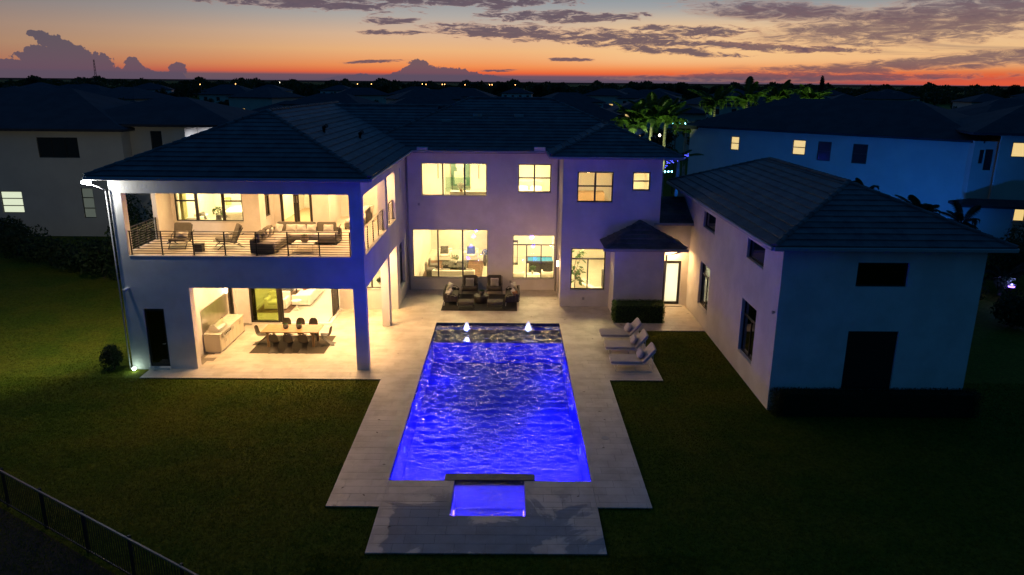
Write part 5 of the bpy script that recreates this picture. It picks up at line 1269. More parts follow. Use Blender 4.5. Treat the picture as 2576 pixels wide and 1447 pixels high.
# ---- dining set
def panton():
    t_ = thing('dining_chair', '', 'chair', (0, 0, 0), 0, 'moulded dining chairs')
    # profile: front lip to seat, back, and base sweeping (faces +y)
    prof = [(.26, .40, .19), (.22, .435, .21), (.05, .42, .22), (-.14, .41, .22), (-.22, .47, .21), (-.25, .60, .22), (-.28, .74, .20), (-.30, .82, .13), (-.305, .845, .05)]
    base = [(.26, .40, .17), (.22, .33, .14), (.08, .22, .12), (-.06, .12, .17), (-.20, .05, .22), (-.33, .012, .24), (-.36, .004, .16)]
    def sheet(P, th, curve):
        m = MB(); nw = 9; rows = []
        for (y, z, hw) in P:
            r_ = []
            for k in range(nw):
                u = -1+2*k/(nw-1); r_.append((u*hw, y+curve*u*u*.07, z+curve*u*u*.03))
            rows.append(r_)
        n = len(P)
        vt = [p for r_ in rows for p in r_]; nv = len(vt)
        fs = [(i*nw+k, i*nw+k+1, (i+1)*nw+k+1, (i+1)*nw+k) for i in range(n-1) for k in range(nw-1)]
        m.add(vt, fs); return m
    for nm, P, cu in (('seat_shell', prof, 1), ('foot', base, -1)):
        o = sheet(P, .02, cu).build(nm, 'chair_plastic', t_, True); md = o.modifiers.new('t', 'SOLIDIFY'); md.thickness = .022; md.offset = 0
        md = o.modifiers.new('s', 'SUBSURF'); md.levels = md.render_levels = 1
    return t_
PC = panton(); first = True
CH = [(-10.43, 31.18, 0, 'front row dining chair at the left, nearest the grill'), (-9.80, 31.18, 0, 'front row dining chair in the middle'), (-9.12, 31.18, 0, 'front row dining chair at the right'),
      (-11.30, 32.05, -90, 'dining chair at the left end of the wooden table'), (-8.35, 32.05, 90, 'dining chair at the right end of the wooden table'),
      (-10.47, 33.02, 180, 'back row dining chair at the left, behind the table'), (-9.82, 33.02, 180, 'back row dining chair in the middle, behind the table'), (-9.22, 33.02, 180, 'back row dining chair at the right, behind the table')]
for i, (x, y, rz, lab) in enumerate(CH):
    if i == 0: PC.location = (x, y, .012); PC['label'] = lab
    else: copy_tree(PC, (x, y, .012), rz, lab)
t_ = thing('dining_table', 'long light wooden dining table on the covered patio', 'table', (-9.86, 32.06, .012))
for k in range(5): m = MB(); w_ = 1.1/5; m.box(-1.29, 1.29, -.55+k*w_+.002, -.55+(k+1)*w_-.002, .70, .745); m.build('plank', 'wood_table', t_)
for sx in (-1, 1):
    for sy in (-1, 1): m = MB(); m.box(sx*1.02-.05, sx*1.02+.05, sy*.40-.05, sy*.40+.05, 0, .699); m.build('leg', 'wood_table', t_)
def pot(label, x, y, z, r_, h, mt='pot_grey', grp='table planters', cat='planter', bowl=False):
    t_ = thing('planter', label, cat, (x, y, z), 0, grp)
    pr = [(r_*.6, 0), (r_*.9, h*.2), (r_, h*.55), (r_*.9, h*.9), (r_*.85, h), (r_*.78, h), (r_*.78, h*.85), (.001, h*.85)] if not bowl else [(r_*.45, 0), (r_*.8, h*.5), (r_, h), (r_*.93, h), (r_*.9, h*.9), (.001, h*.9)]
    m = MB(); m.lathe(pr, 20); m.build('pot', mt, t_, True)
    leaf_cloud('foliage', 'leaf_in', [(0, 0, h*.98, r_*.75, r_*.75, h*.16, 'e')], 260, r_*.14, t_, seed=int(abs(x*100)))
pot('left round grey pot of moss on the dining table', -10.17, 32.05, .757, .13, .21); pot('right round grey pot of moss on the dining table', -9.56, 32.05, .757, .135, .22)
def rug(label, x0, x1, y0, y1, z, mt, grp=None):
    m = MB(); m.box(x0, x1, y0, y1, z, z+.010); tag(m.build('rug', mt), label, 'rug', grp)
rug('olive brown rug under the dining table', -11.5, -8.17, 30.80, 33.20, .001, 'rug_dark')
# ---- outdoor kitchen
t_ = thing('kitchen_counter', 'outdoor kitchen counter with cream cabinet doors along the patio wall', 'counter', (-13.04, 32.2, 0))
m = MB(); m.box(-.36, .34, -1.45, 1.45, .08, .86); m.build('cabinet', 'cabinet', t_)
m = MB(); m.box(-.36, .30, -1.42, 1.42, 0, .079); m.build('plinth', 'gutter', t_)
m = MB(); m.box(-.38, .38, -1.49, 1.48, .861, .90); bevel(m.build('worktop', 'counter', t_), .006)
for k in range(6):
    y = -1.42+k*.475
    if k in (0, 1): z1 = .60
    else: z1 = .84
    m = MB(); m.box(.341, .36, y+.006, y+.469, .10, z1); d = bevel(m.build('cabinet_door', 'cabinet', t_), .004)
    m = MB(); m.tube(((.362, y+(.40 if k % 2 == 0 else .07), z1-.22), (.39, y+(.40 if k % 2 == 0 else .07), z1-.22), (.39, y+(.40 if k % 2 == 0 else .07), z1-.08), (.362, y+(.40 if k % 2 == 0 else .07), z1-.08)), .008, 6); m.build('handle', 'steel', d)
m = MB(); m.box(-13.448, -13.435, 30.76, 33.85, .905, 1.95); tag(m.build('backsplash', 'steel'), 'brushed steel panel on the wall above the outdoor counter', 'wall panel')
t_ = thing('gas_grill', 'stainless steel gas grill with curved lid on the outdoor counter', 'grill', (-13.02, 31.42, .902))
m = MB(); pr = [(-.24, .02), (-.24, .16), (-.20, .26), (-.10, .33), (.02, .33), (.14, .22), (.22, .12), (.24, .02)]; n = len(pr)
m.add([(a, s*.44, b) for s in (-1, 1) for a, b in pr], [tuple(range(n))[::-1], tuple(range(n, 2*n))]+[(i, i+1, i+1+n, i+n) for i in range(n-1)]+[(n-1, 0, n, 2*n-1)])
bevel(m.build('lid', 'steel', t_), .012)
m = MB(); m.tube(((.27, -.36, .17), (.30, -.36, .17), (.30, .36, .17), (.27, .36, .17)), .016, 8); m.build('handle', 'steel', t_)
m = MB(); m.box(.25, .42, -.47, .47, -.22, .02); m.box(-.26, .25, -.47, .47, 0, .018); m.build('control_panel', 'steel', t_)
for k in range(5): m = MB(); m.lathe([(.03, 0), (.032, .03), (.02, .035)], 12, TR(.42, -.34+k*.17, -.10, 0, 0, 90)); m.build('knob', 'black', t_)
m = MB(); m.tube(((0, 0, 0), (0, 0, .22), (.04, 0, .28), (.10, 0, .27)), .014, 8); t2 = m.build('tap', 'black', None, True); t2.location = (-13.2, 32.3, .902); tag(t2, 'small dark tap on the outdoor counter behind the grill', 'tap')

# ---- fire-side lounge set by the centre wall
def armchair(label, x, y, rz, pm, first_=None):
    t_ = thing('armchair', label, 'armchair', (x, y, .012), rz, 'dark outdoor armchairs')
    m = MB(); m.soft(.40, .38, .075, TR(0, .02, .37), .2, 10); m.build('seat_cushion', 'dark_fabric', t_, True)
    m = MB(); m.soft(.40, .07, .32, TR(0, -.36, .68, 0, 10), .2, 10); m.build('backrest', 'dark_fabric', t_, True)
    m = MB(); m.box(-.43, .43, -.40, .40, .24, .28); m.box(-.45, -.41, -.42, .38, .52, .55); m.box(.41, .45, -.42, .38, .52, .55); m.build('frame', 'dark_wood', t_)
    for sx in (-1, 1):
        for sy, h in ((-1, .92), (1, .52)): m = MB(); m.tube(((sx*.43, sy*.38, 0), (sx*.43, sy*.40, h)), .016, 8); m.build('leg', 'dark_wood', t_)
    return t_
armchair('left dark armchair under the big middle window', -2.20, 40.62, 180, 0); armchair('right dark armchair under the big middle window', -.79, 40.66, 180, 0)
def striped(label, x, y, z, rz, vert):
    o = thing('cushion', label, 'cushion', (x, y, z), rz, 'striped cushions')
    m = MB(); m.soft(.24, .24, .07, TR(0, 0, 0, 0, 78), .3, 10, .5); m.build('cover', 'white_fabric', o, True)
    for k in range(6):
        u = -.17+.068*k; m = MB()
        if vert: m.tube([(u, -.075+.0, -.17), (u, -.085, 0), (u, -.052, .17)], .012, 5)
        else: m.tube([(-.17, -.070, u), (0, -.084, u), (.17, -.062, u)], .012, 5)
        m.build('stripe', 'dark_wood', o)
striped('cushion with upright stripes on the left dark armchair', -2.20, 40.66, .68, 0, True); striped('cushion with level stripes on the right dark armchair', -.79, 40.70, .68, 0, False)
def ottoman(label, x, y):
    t_ = thing('ottoman', label, 'footstool', (x, y, .012), 0, 'dark footstools')
    m = MB(); m.soft(.42, .30, .07, TR(0, 0, .36), .2, 10); m.build('seat_cushion', 'dark_fabric', t_, True)
    m = MB(); m.box(-.42, .42, -.30, .30, .25, .28); m.box(-.42, .42, -.30, -.27, .10, .13); m.build('frame', 'dark_wood', t_)
    for sx in (-1, 1):
        for sy in (-1, 1): m = MB(); m.tube(((sx*.40, sy*.28, 0), (sx*.40, sy*.28, .27)), .015, 8); m.build('leg', 'dark_wood', t_)
ottoman('left dark footstool nearest the pool', -2.25, 37.80); ottoman('right dark footstool nearest the pool', -.70, 37.82)
def loveseat(label, x, y, s):
    t_ = thing('outdoor_sofa', label, 'sofa', (x, y, .012), 0 if s > 0 else 180, 'woven outdoor sofas')
    # faces +x, long in y
    m = MB(); m.soft(.33, .80, .08, TR(.05, 0, .36), .18, 12); m.build('seat_cushion', 'dark_fabric', t_, True)
    m = MB(); m.box(-.36, .38, -.86, .86, .22, .28); m.tube(((-.38, -.86, .70), (.2, -.86, .64), (.38, -.86, .48)), .018, 6); m.tube(((-.38, .86, .70), (.2, .86, .64), (.38, .86, .48)), .018, 6); m.tube(((-.40, -.86, .70), (-.40, .86, .70)), .018, 6); m.build('frame', 'dark_wood', t_)
    m = MB(); m.box(-.41, -.385, -.84, .84, .28, .70, TR(0, 0, 0)); m.build('backrest', 'dark_wood', t_)
    for q in (-1, 1):
        for k in range(4):
            u = -.36+.185*k; m = MB(); m.box(u, u+.175, q*.86-.012, q*.86+.012, .285, .66-.05*k); m.build('side_panel', 'dark_wood', t_)
    for sx in (-1, 1):
        for sy in (-1, 1): m = MB(); m.tube(((sx*.36, sy*.84, 0), (sx*.34, sy*.8, .23)), .012, 6); m.build('leg', 'white_metal', t_)
loveseat('woven outdoor sofa on the left side of the rug piled with cushions', -3.12, 39.05, 1); loveseat('woven outdoor sofa on the right side of the rug piled with cushions', .22, 39.05, -1)
for (x, y, z, s, rz, ti, mt, lab) in ((-3.25, 39.55, .70, .25, -60, 70, 'white_fabric', 'large white cushion at the far end of the left woven sofa'), (-3.33, 39.15, .66, .24, -80, 65, 'stripe', 'taupe cushion in the middle of the left woven sofa'), (-3.2, 38.72, .62, .22, -70, 60, 'lounger_fabric', 'patterned cushion near the front of the left woven sofa'), (-3.30, 38.42, .60, .20, -50, 60, 'white_fabric', 'small pale cushion at the front of the left woven sofa'),
                                      (.32, 39.6, .70, .26, 60, 70, 'white_fabric', 'large white cushion at the far end of the right woven sofa'), (.42, 39.2, .66, .24, 80, 65, 'stripe', 'taupe cushion in the middle of the right woven sofa'), (.30, 38.75, .62, .22, 70, 60, 'white_fabric', 'pale cushion near the front of the right woven sofa'), (.40, 38.45, .60, .20, 50, 60, 'orange_brown', 'brown cushion at the front of the right woven sofa')):
    pillow(lab, x, y, z, s, rz, ti, mt)
t_ = thing('coffee_table', 'round black drum table in the middle of the dark rug', 'table', (-1.47, 38.95, .012)); m = MB(); m.lathe([(.38, 0), (.41, .02), (.41, .30), (.40, .36)], 32); m.build('drum', 'dark_wood', t_, True); m = MB(); m.lathe([(.42, .361), (.42, .39), (.415, .395)], 32); m.build('top', 'charcoal', t_)
pot('grey bowl planter on the round black table', -1.47, 39.0, .407, .19, .24, bowl=True, grp=None)
rug('black rug under the outdoor lounge set', -3.57, .47, 37.33, 40.50, .001, 'rug_black')

# ---- loggia furniture
z2 = F2
def slatchair(label, x, y, rz):
    t_ = thing('lounge_chair', label, 'armchair', (x, y, z2+.001), rz, 'low loggia lounge chairs')
    m = MB(); m.soft(.36, .38, .05, TR(0, .06, .33, 0, 6), .2, 10); m.build('seat_cushion', 'grey_fabric', t_, True)
    m = MB(); m.soft(.36, .05, .36, TR(0, -.42, .62, 0, 22), .2, 10); m.build('backrest', 'grey_fabric', t_, True)
    m = MB()
    for s in (-1, 1): m.tube(((s*.36, .50, .27), (s*.36, -.25, .24), (s*.36, -.60, .86)), .02, 6); m.tube(((s*.40, -.62, .62), (s*.40, -.15, .46), (s*.40, -.05, .28)), .016, 6)
    m.tube(((-.36, .40, .26), (.36, .40, .26)), .016, 6); m.build('frame', 'charcoal', t_, True)
    for s in (-1, 1):
        m = MB(); m.tube(((s*.34, .15, .26), (s*.34, .48, 0)), .02, 6); m.build('leg', 'charcoal', t_); m = MB(); m.tube(((s*.34, -.1, .26), (s*.34, -.62, .0)), .02, 6); m.build('leg', 'charcoal', t_)
slatchair('left low grey lounge chair on the loggia facing the railing', -13.95, 30.75, 184); slatchair('right low grey lounge chair on the loggia turned to the left', -11.95, 30.75, 122)
pillow('pale rectangular cushion on the left loggia lounge chair', -13.90, 30.86, F2+.52, .27, 0, 62, 'white_fabric', ar=.6)
pillow('pale rectangular cushion on the right loggia lounge chair', -11.98, 30.72, F2+.52, .26, -58, 62, 'white_fabric', ar=.6)
t_ = thing('side_table', 'small black box table between the two loggia lounge chairs', 'side table', (-12.85, 29.95, z2+.001)); m = MB(); m.box(-.19, .19, -.16, .16, 0, .30); bevel(m.build('body', 'dark_wood', t_), .015); m = MB(); m.box(-.20, .20, -.17, .17, .301, .325); m.build('top', 'charcoal', t_)
t_ = thing('corner_sofa', 'large grey corner sofa with cushions on the loggia', 'sofa', (-9, 31.6, z2+.001))
m = MB(); m.box(-1.50, -.55, -2.2, .78, .10, .30); m.box(-.549, 1.5, -.30, .78, .10, .30); m.build('base', 'grey_fabric', t_)
for (a, b, c, d) in ((-1.30, -.55, -2.12, -1.15), (-1.30, -.55, -1.13, -.15), (-1.30, -.45, -.13, .55), (-.43, .5, -.28, .55), (.52, 1.45, -.28, .55)):
    m = MB(); m.soft((b-a)/2, (d-c)/2, .085, TR((a+b)/2, (c+d)/2, .385), .16, 8); m.build('seat_cushion', 'lounger_fabric', t_, True)
m = MB(); m.box(-1.52, -1.40, -2.22, .80, .06, .60); m.box(-1.399, 1.5, .68, .80, .06, .60); m.box(-1.399, -.60, -2.22, -2.14, .06, .45); m.build('frame', 'grey_fabric', t_)
for (x, y, rz) in ((-1.27, -1.6, -90), (-1.27, -.6, -90)): m = MB(); m.soft(.46, .10, .25, TR(x, y, .62, rz, 8), .25, 8); m.build('back_cushion', 'grey_fabric', t_, True)
for x in (-.80, .05, .95): m = MB(); m.soft(.43, .10, .25, TR(x, .56, .62, 0, -8), .25, 8); m.build('back_cushion', 'grey_fabric', t_, True)
m = MB()
for y in (-.30, .78): m.tube(((1.53, y, 0.02), (1.53, y, .56)), .02, 6)
m.tube(((1.53, -.30, .56), (1.53, .78, .72)), .02, 6); m.tube(((1.53, -.30, .03), (1.53, .78, .03)), .02, 6); m.build('arm', 'charcoal', t_)
for i, (x, y, rz) in enumerate(((-10.22, 30.05, -70), (-10.20, 30.5, -80), (-10.15, 30.95, -75), (-10.08, 31.85, -35), (-9.6, 32.05, 0), (-9.15, 32.05, 5), (-8.7, 32.05, -4), (-7.95, 32.05, 0))):
    pillow(['small patterned cushion nearest the railing on the corner sofa', 'second white cushion from the railing end of the corner sofa', 'third white cushion along the left arm of the corner sofa', 'white cushion tucked in the corner of the corner sofa', 'first white cushion along the back of the corner sofa', 'second white cushion along the back of the corner sofa', 'third white cushion along the back of the corner sofa', 'lone white cushion at the right end of the corner sofa'][i], x, y, z2+.62, .23, rz, 66, 'white_fabric' if i else 'stripe', ar=.72 if i > 3 else .9)
t_ = thing('coffee_table', 'white topped low table on thin legs beside the corner sofa', 'table', (-8.5, 30.15, z2+.001)); m = MB(); m.box(-.45, .45, -.42, .42, .36, .39); m.build('top', 'white_in', t_)
m = MB(); m.tube(((-.43, -.4, .02), (.43, -.4, .02), (.43, .4, .02), (-.43, .4, .02), (-.43, -.4, .02)), .010, 6); m.build('frame', 'gutter', t_)
for sx in (-1, 1):
    for sy in (-1, 1): m = MB(); m.tube(((sx*.43, sy*.4, 0), (sx*.43, sy*.4, .36)), .010, 6); m.build('leg', 'gutter', t_)
pot('woven round planter on the low white loggia table', -8.5, 30.15, z2+.392, .17, .28, 'tan', None)
t_ = thing('daybed', 'grey daybed at the back of the loggia seen through the side opening', 'daybed', (-7.45, 36.1, z2+.001)); m = MB(); m.box(-.42, .42, -1.3, 1.3, .12, .30); m.build('base', 'grey_fabric', t_)
m = MB(); m.soft(.40, 1.27, .08, TR(0, 0, .37), .14, 10); m.build('mattress', 'lounger_fabric', t_, True); m = MB(); m.box(.40, .46, -.2, 1.3, .10, .74); m.box(-.42, .40, 1.25, 1.31, .10, .74); m.build('frame', 'charcoal', t_)
for sx in (-1, 1):
    for sy in (-1, 1): m = MB(); m.box(sx*.38-.03, sx*.38+.03, sy*1.2-.03, sy*1.2+.03, 0, .12); m.build('leg', 'charcoal', t_)
pillow('white cushion on the loggia daybed', -7.3, 36.9, z2+.60, .24, 10, 66, 'white_fabric'); pillow('brown cushion on the loggia daybed', -7.05, 37.1, z2+.62, .22, -20, 66, 'stripe')

# ---- living room seen through the big middle window
def sofa(label, x, y, rz, w_, d_, mt, z=.022, n=3, h=.75, group=None, low=.0):
    t_ = thing('sofa', label, 'sofa', (x, y, z), rz, group)   # faces +y, back at -y
    m = MB(); m.box(-w_/2, w_/2, -d_/2, -d_/2+.16, .06, h); bevel(m.build('backrest', mt, t_), .04, 3)
    m = MB(); m.box(-w_/2, w_/2, -d_/2+.161, d_/2, .08, .26); m.build('base', mt, t_)
    for s in (-1, 1): m = MB(); a, b = sorted((s*w_/2, s*(w_/2-.16))); m.box(a, b, -d_/2+.162, d_/2-.002, .261, .60); bevel(m.build('armrest', mt, t_), .03, 2)
    for k in range(n): wk = (w_-.34)/n; m = MB(); m.soft(wk/2-.005, (d_-.18)/2, .09, TR(-w_/2+.17+wk*(k+.5), .08, .35), .2, 8); m.build('seat_cushion', mt, t_, True)
    return t_
sofa('long white sofa with its back to the big middle window', -3.33, 43.35, 0, 2.55, .95, 'white_in')
for i, (x, mt) in enumerate(((-4.25, 'white_fabric'), (-3.75, 'white_fabric'), (-2.75, 'charcoal'), (-2.35, 'white_fabric'))):
    pillow(['cream cushion at the left end of the window sofa', 'second cream cushion on the window sofa', 'dark cushion right of centre on the window sofa', 'cream cushion at the right end of the window sofa'][i], x, 43.12, .66, .22, 0, -70, mt)
for x, lab in ((-4.35, 'left white armchair with a green cushion facing the window'), (-2.55, 'right white armchair with a blue cushion facing the window')): sofa(lab, x, 48.9, 180, .95, .9, 'white_in', n=1, h=.7, group='white living room armchairs')
pillow('pointed green grey cushion on the left white armchair', -4.35, 48.85, .70, .28, 0, 70, 'pot_grey', None); pillow('pointed blue cushion on the right white armchair', -2.55, 48.85, .70, .28, 0, 70, 'blue_pillow', None)
rug('brown patterned rug in the living room', -5.35, -1.66, 44.0, 48.6, .022, 'rug_brown')
t_ = thing('coffee_table', 'glass coffee table on the brown living room rug', 'table', (-3.45, 46.4, .034)); m = MB(); m.box(-.85, .85, -.6, .6, .36, .38); m.build('top', 'glass_blue', t_); m = MB(); m.box(-.8, .8, -.55, .55, .12, .14); m.build('shelf', 'glass_blue', t_)
for sx in (-1, 1):
    for sy in (-1, 1): m = MB(); m.box(sx*.78-.02, sx*.78+.02, sy*.53-.02, sy*.53+.02, 0, .359); m.build('leg', 'steel', t_)
def vase_plant(label, x, y, z, r_, h, lr, mt='white_in', cat='plant', n=90, leafmt='leaf_in', ls=.07):
    t_ = thing('potted_plant', label, cat, (x, y, z)); m = MB(); m.lathe([(r_*.6, 0), (r_, h*.4), (r_*.8, h*.9), (r_*.7, h)], 14); m.build('vase', mt, t_, True)
    leaf_cloud('foliage', leafmt, [(0, 0, h+lr*.7, lr, lr, lr*.8, 'e')], n, ls, t_, seed=int(x*77) % 97); m = MB(); m.tube(((0, 0, h*.8), (0, 0, h+lr*.7)), .01, 5); m.build('stems', 'leaf_in', t_)
vase_plant('leafy table plant on the glass coffee table', -3.45, 46.3, .415, .12, .2, .24)
for x, y, lab in ((-4.75, 45.7, 'rear dark accent chair at the left of the brown rug'), (-4.85, 44.6, 'front dark accent chair at the left of the brown rug')):
    t_ = thing('accent_chair', lab, 'chair', (x, y, .034), -90, 'dark living room chairs'); m = MB(); m.soft(.28, .30, .09, TR(0, 0, .38), .25, 8); m.build('seat', 'pot_grey', t_, True); m = MB(); m.soft(.28, .06, .22, TR(0, -.28, .60), .25, 8); m.build('backrest', 'pot_grey', t_, True); m = MB(); m.box(-.24, .24, -.24, .24, 0, .29); m.build('base', 'charcoal', t_)
# front entrance door of the hall: dark frame, green glass
t_ = thing('entrance_door', 'tall grey entrance door with green glass seen through the living room', 'door', (-3.4, 53.9, .03))
m = MB()
for (a, b) in ((-1.3, -1.2), (-.62, -.40), (.22, .48), (1.2, 1.3)): m.box(a, b, -.04, .04, 0, 3.4)
for z in (0, 1.05, 2.1, 3.3): m.box(-.399, .219, -.035, .035, z, z+.12)
m.build('frame', 'teal_grey', t_)
for (a, b, c, d, mt) in ((-1.199, -.621, 0, 3.4, 'teal'), (.481, 1.199, 0, 3.4, 'teal'), (-.399, .219, .121, 1.049, 'lounger_fabric'), (-.399, .219, 1.171, 2.099, 'lounger_fabric'), (-.399, .219, 2.221, 3.299, 'lounger_fabric')): m = MB(); m.box(a, b, -.02, .02, c, d); m.build('pane', mt, t_)
t_ = thing('bookshelf', 'wooden wall shelf at the right side of the living room', 'shelf', (-1.25, 50.5, .03)); m = MB(); m.box(-.15, .2, -.9, .9, .9, .95); m.box(-.15, .2, -.9, .9, 1.6, 1.65); m.box(-.15, .2, -.9, .9, 2.3, 2.35); m.build('board', 'tan', t_); m = MB(); m.box(-.15, .2, -.95, -.9, 0, 3); m.box(-.15, .2, .9, .95, 0, 3); m.build('side_panel', 'wood_table', t_)
t_ = thing('wall_art', 'framed pale picture on the back wall of the hall', 'picture', (-5.0, 53.9, 2.2)); m = MB(); m.box(-.35, .35, -.03, .03, -.5, .5); m.build('frame', 'charcoal', t_); m = MB(); m.box(-.3, .3, -.04, -.031, -.45, .45); m.build('canvas', 'white_fabric', t_)
vase_plant('blue flowered vase at the right of the living room window', -1.55, 47.2, .034, .14, .75, .22, 'pot_grey', leafmt='blue_pillow')
light('accent_light', 'POINT', (-2.0, 48.6, .35), 2.5, (.1, .15, 1), .1)
# ---- games room
t_ = thing('pool_table', 'billiard table with blue cloth in the games room', 'billiard table', (2.1, 45.8, .022)); m = MB(); m.box(-.86, .95, -.60, .60, .76, .80); m.build('cloth', 'blue_felt', t_)
m = MB(); m.box(-.98, 1.07, -.72, -.60, .70, .84); m.box(-.98, 1.07, .60, .72, .70, .84); m.box(-.98, -.86, -.599, .599, .70, .84); m.box(.95, 1.07, -.599, .599, .70, .84); bevel(m.build('cushion_rail', 'charcoal', t_), .01)
m = MB(); m.box(-.80, .9, -.5, .5, .0, .69); m.build('base', 'charcoal', t_); m = MB(); m.lathe([(.005, -.03), (.03, 0), (.005, .03)], 10, TR(.0, 0, .83)); m.build('ball', 'white_in', t_)
def tub(label, x, y, rz):
    t_ = thing('tub_chair', label, 'armchair', (x, y, .022), rz, 'cream tub chairs'); m = MB(); n = 18; pr = []
    for i in range(n+1):
        a = R(200)*i/n-R(190); pr.append((math.cos(a)*.40, math.sin(a)*.36))
    vt = []
    for (x_, y_) in pr: vt += [(x_*.92, y_*.92, .16), (x_*1.05, y_*1.05, .68), (x_*.84, y_*.84, .68), (x_*.72, y_*.72, .3)]
    fs = [(i*4+k, (i+1)*4+k, (i+1)*4+(k+1) % 4, i*4+(k+1) % 4) for i in range(n) for k in range(4)]+[(0, 1, 2, 3), tuple(n*4+k for k in (3, 2, 1, 0))]
    m.add(vt, fs); m.build('backrest', 'white_in', t_, True); m = MB(); m.soft(.34, .34, .13, TR(0, .02, .32), .4, 10); m.build('seat', 'white_in', t_, True); m = MB(); m.lathe([(.22, 0), (.22, .19)], 14); m.build('base', 'tan', t_)
tub('left cream tub chair in the games room window', .55, 43.0, 20); tub('right cream tub chair in the games room window', 2.35, 43.35, -30)
t_ = thing('side_table', 'round white side table between the cream tub chairs', 'side table', (1.5, 43.3, .022)); m = MB(); m.lathe([(.40, .46), (.42, .48), (.40, .50)], 24); m.build('top', 'white_in', t_); m = MB(); m.lathe([(.2, 0), (.03, .03), (.03, .46)], 14); m.build('leg', 'steel', t_)
vase_plant('palm leaf vase on the round games room table', 1.45, 43.3, .524, .07, .2, .2, 'steel')
t_ = thing('lantern', 'tall black lantern at the left of the games room', 'lantern', (.42, 47.8, .022)); m = MB()
for a in (-1, 1):
    for b in (-1, 1): m.box(a*.16-.02, a*.16+.02, b*.16-.02, b*.16+.02, 0, 1.5)
m.box(-.2, .2, -.2, .2, 1.5, 1.58); m.box(-.2, .2, -.2, .2, .0, .05); m.build('frame', 'charcoal', t_)
# ---- kitchen/den in the protrusion
sofa('small cream sofa behind the ground floor window of the projecting wing', 4.55, 40.6, -70, 1.6, .85, 'white_in', n=2, h=.7)
pillow('cream cushion on the small sofa in the projecting wing', 4.3, 40.8, .66, .24, -60, 66, 'white_fabric', None)
m = MB(); m.box(5.55, 7.2, 41.8, 42.6, .022, 1.0); tag(bevel(m.build('kitchen_island', 'charcoal'), .01), 'dark kitchen island behind the small cream sofa', 'kitchen island')
def figleaf():
    t_ = thing('fig_tree', 'large leafed indoor fig plant in the projecting wing window', 'house plant', (3.62, 39.3, .022)); g = random.Random(4)
    m = MB(); m.lathe([(.18, 0), (.22, .35), (.19, .36)], 16); m.build('pot', 'white_in', t_, True)
    m = MB(); m.tube(((0, 0, .3), (.06, 0, 1.2), (.0, .05, 1.9), (.15, 0, 2.7)), (.03, .025, .02, .01), 6); m.tube(((.05, 0, 1.2), (.4, -.05, 1.9)), (.018, .008), 5); m.tube(((.0, 0, 1.5), (.35, .1, 2.5)), (.018, .008), 5); m.build('trunk', 'bark', t_)
    lm = MB(); lm.add([(0, 0, 0), (.10, .07, .02), (.22, .09, .0), (.34, 0, -.04), (.22, -.09, 0), (.10, -.07, .02)], [(0, 1, 5), (1, 2, 4, 5), (2, 3, 4)]); me = bpy.data.meshes.new('leaf'); me.from_pydata(lm.v, [], lm.f); me.materials.append(M['leaf_in'])
    for k in range(60):
        o = bpy.data.objects.new('leaf', me); C.objects.link(o); o.parent = t_; z = g.uniform(1.1, 2.9); r_ = .1+.25*g.random()
        a = g.uniform(0, 6.28); o.location = (.1+math.cos(a)*r_*.9, math.sin(a)*r_*.6, z); o.rotation_euler = (g.uniform(-.5, .5), g.uniform(-.5, .6), a)
figleaf()
# ---- upstairs
t_ = thing('art_panel', 'blue and white abstract painting at the end of the upstairs hall', 'painting', (-3.25, 49.3, 6.0)); m = MB(); m.box(-.62, .62, -.03, .03, -1.0, 1.2); m.build('canvas', 'teal', t_)
m = MB(); g2 = random.Random(8)
for k in range(7): z = -.9+k*.28; m.box(-.32+g2.uniform(-.1, .1), .25+g2.uniform(-.1, .15), -.036, -.031-.0006*k, z, z+.30)
m.build('paint_strokes', 'white_in', t_)
t_ = thing('glass_balustrade', 'glass stair balustrade in the upstairs hall', 'balustrade', (-3.25, 46.9, F2)); m = MB(); m.box(-.78, .78, -.01, .01, .1, 1.05); m.build('pane', 'glass_blue', t_)
for x in (-.35, .45): m = MB(); m.tube(((x, -.03, 0), (x, -.03, 1.2)), .02, 6); m.build('post', 'charcoal', t_)
t_ = thing('console_table', 'low cream console below the upper middle window', 'console', (-2.2, 42.6, F2)); m = MB(); m.box(-1.2, 1.0, -.35, .35, .60, .78); m.build('top', 'counter', t_)
for x in (-1.1, .9): m = MB(); m.box(x-.05, x+.05, -.3, .3, 0, .60); m.build('leg', 'tan', t_)
vase_plant('white flower bouquet in a brown vase in the upper middle window', -2.75, 42.4, F2+.785, .10, .16, .24, 'tan', 'flowers', 160, 'white_fabric', .05)
for x in (-4.45, -1.9):
    m = MB(); m.box(x-.02, x+.02, 46.36, 46.385, 5.85, 6.75); tag(m.build('door_pull', 'charcoal'), ('left' if x < -3 else 'right')+' long black door pull on the cream hall cupboards', 'door handle', 'cupboard door pulls')
def bed(label, x, y, z, rz, w_=1.7, l_=2.1):
    t_ = thing('bed', label, 'bed', (x, y, z), rz); m = MB(); m.box(-w_/2, w_/2, -l_/2, l_/2, .08, .35); m.build('base', 'lounger_fabric', t_)
    m = MB(); m.soft(w_/2, l_/2, .17, TR(0, 0, .48), .2, 12); m.build('mattress', 'white_fabric', t_, True); m = MB(); m.soft(w_/2+.03, l_/3.2, .10, TR(0, -l_/2*.45, .60), .2, 10); m.build('duvet', 'white_in', t_, True)
    m = MB(); m.box(-w_/2-.05, w_/2+.05, l_/2, l_/2+.1, 0, 1.15); bevel(m.build('headboard', 'lounger_fabric', t_), .03, 2)
    for x_ in (-.42, .42): m = MB(); m.soft(.36, .2, .1, TR(x_, l_/2-.3, .72, 0, 40), .4, 8); m.build('pillow', 'white_in', t_, True)
bed('white bed with a grey headboard behind the small upper middle window', 1.2, 43.5, F2, 0, 1.6, 2.0)
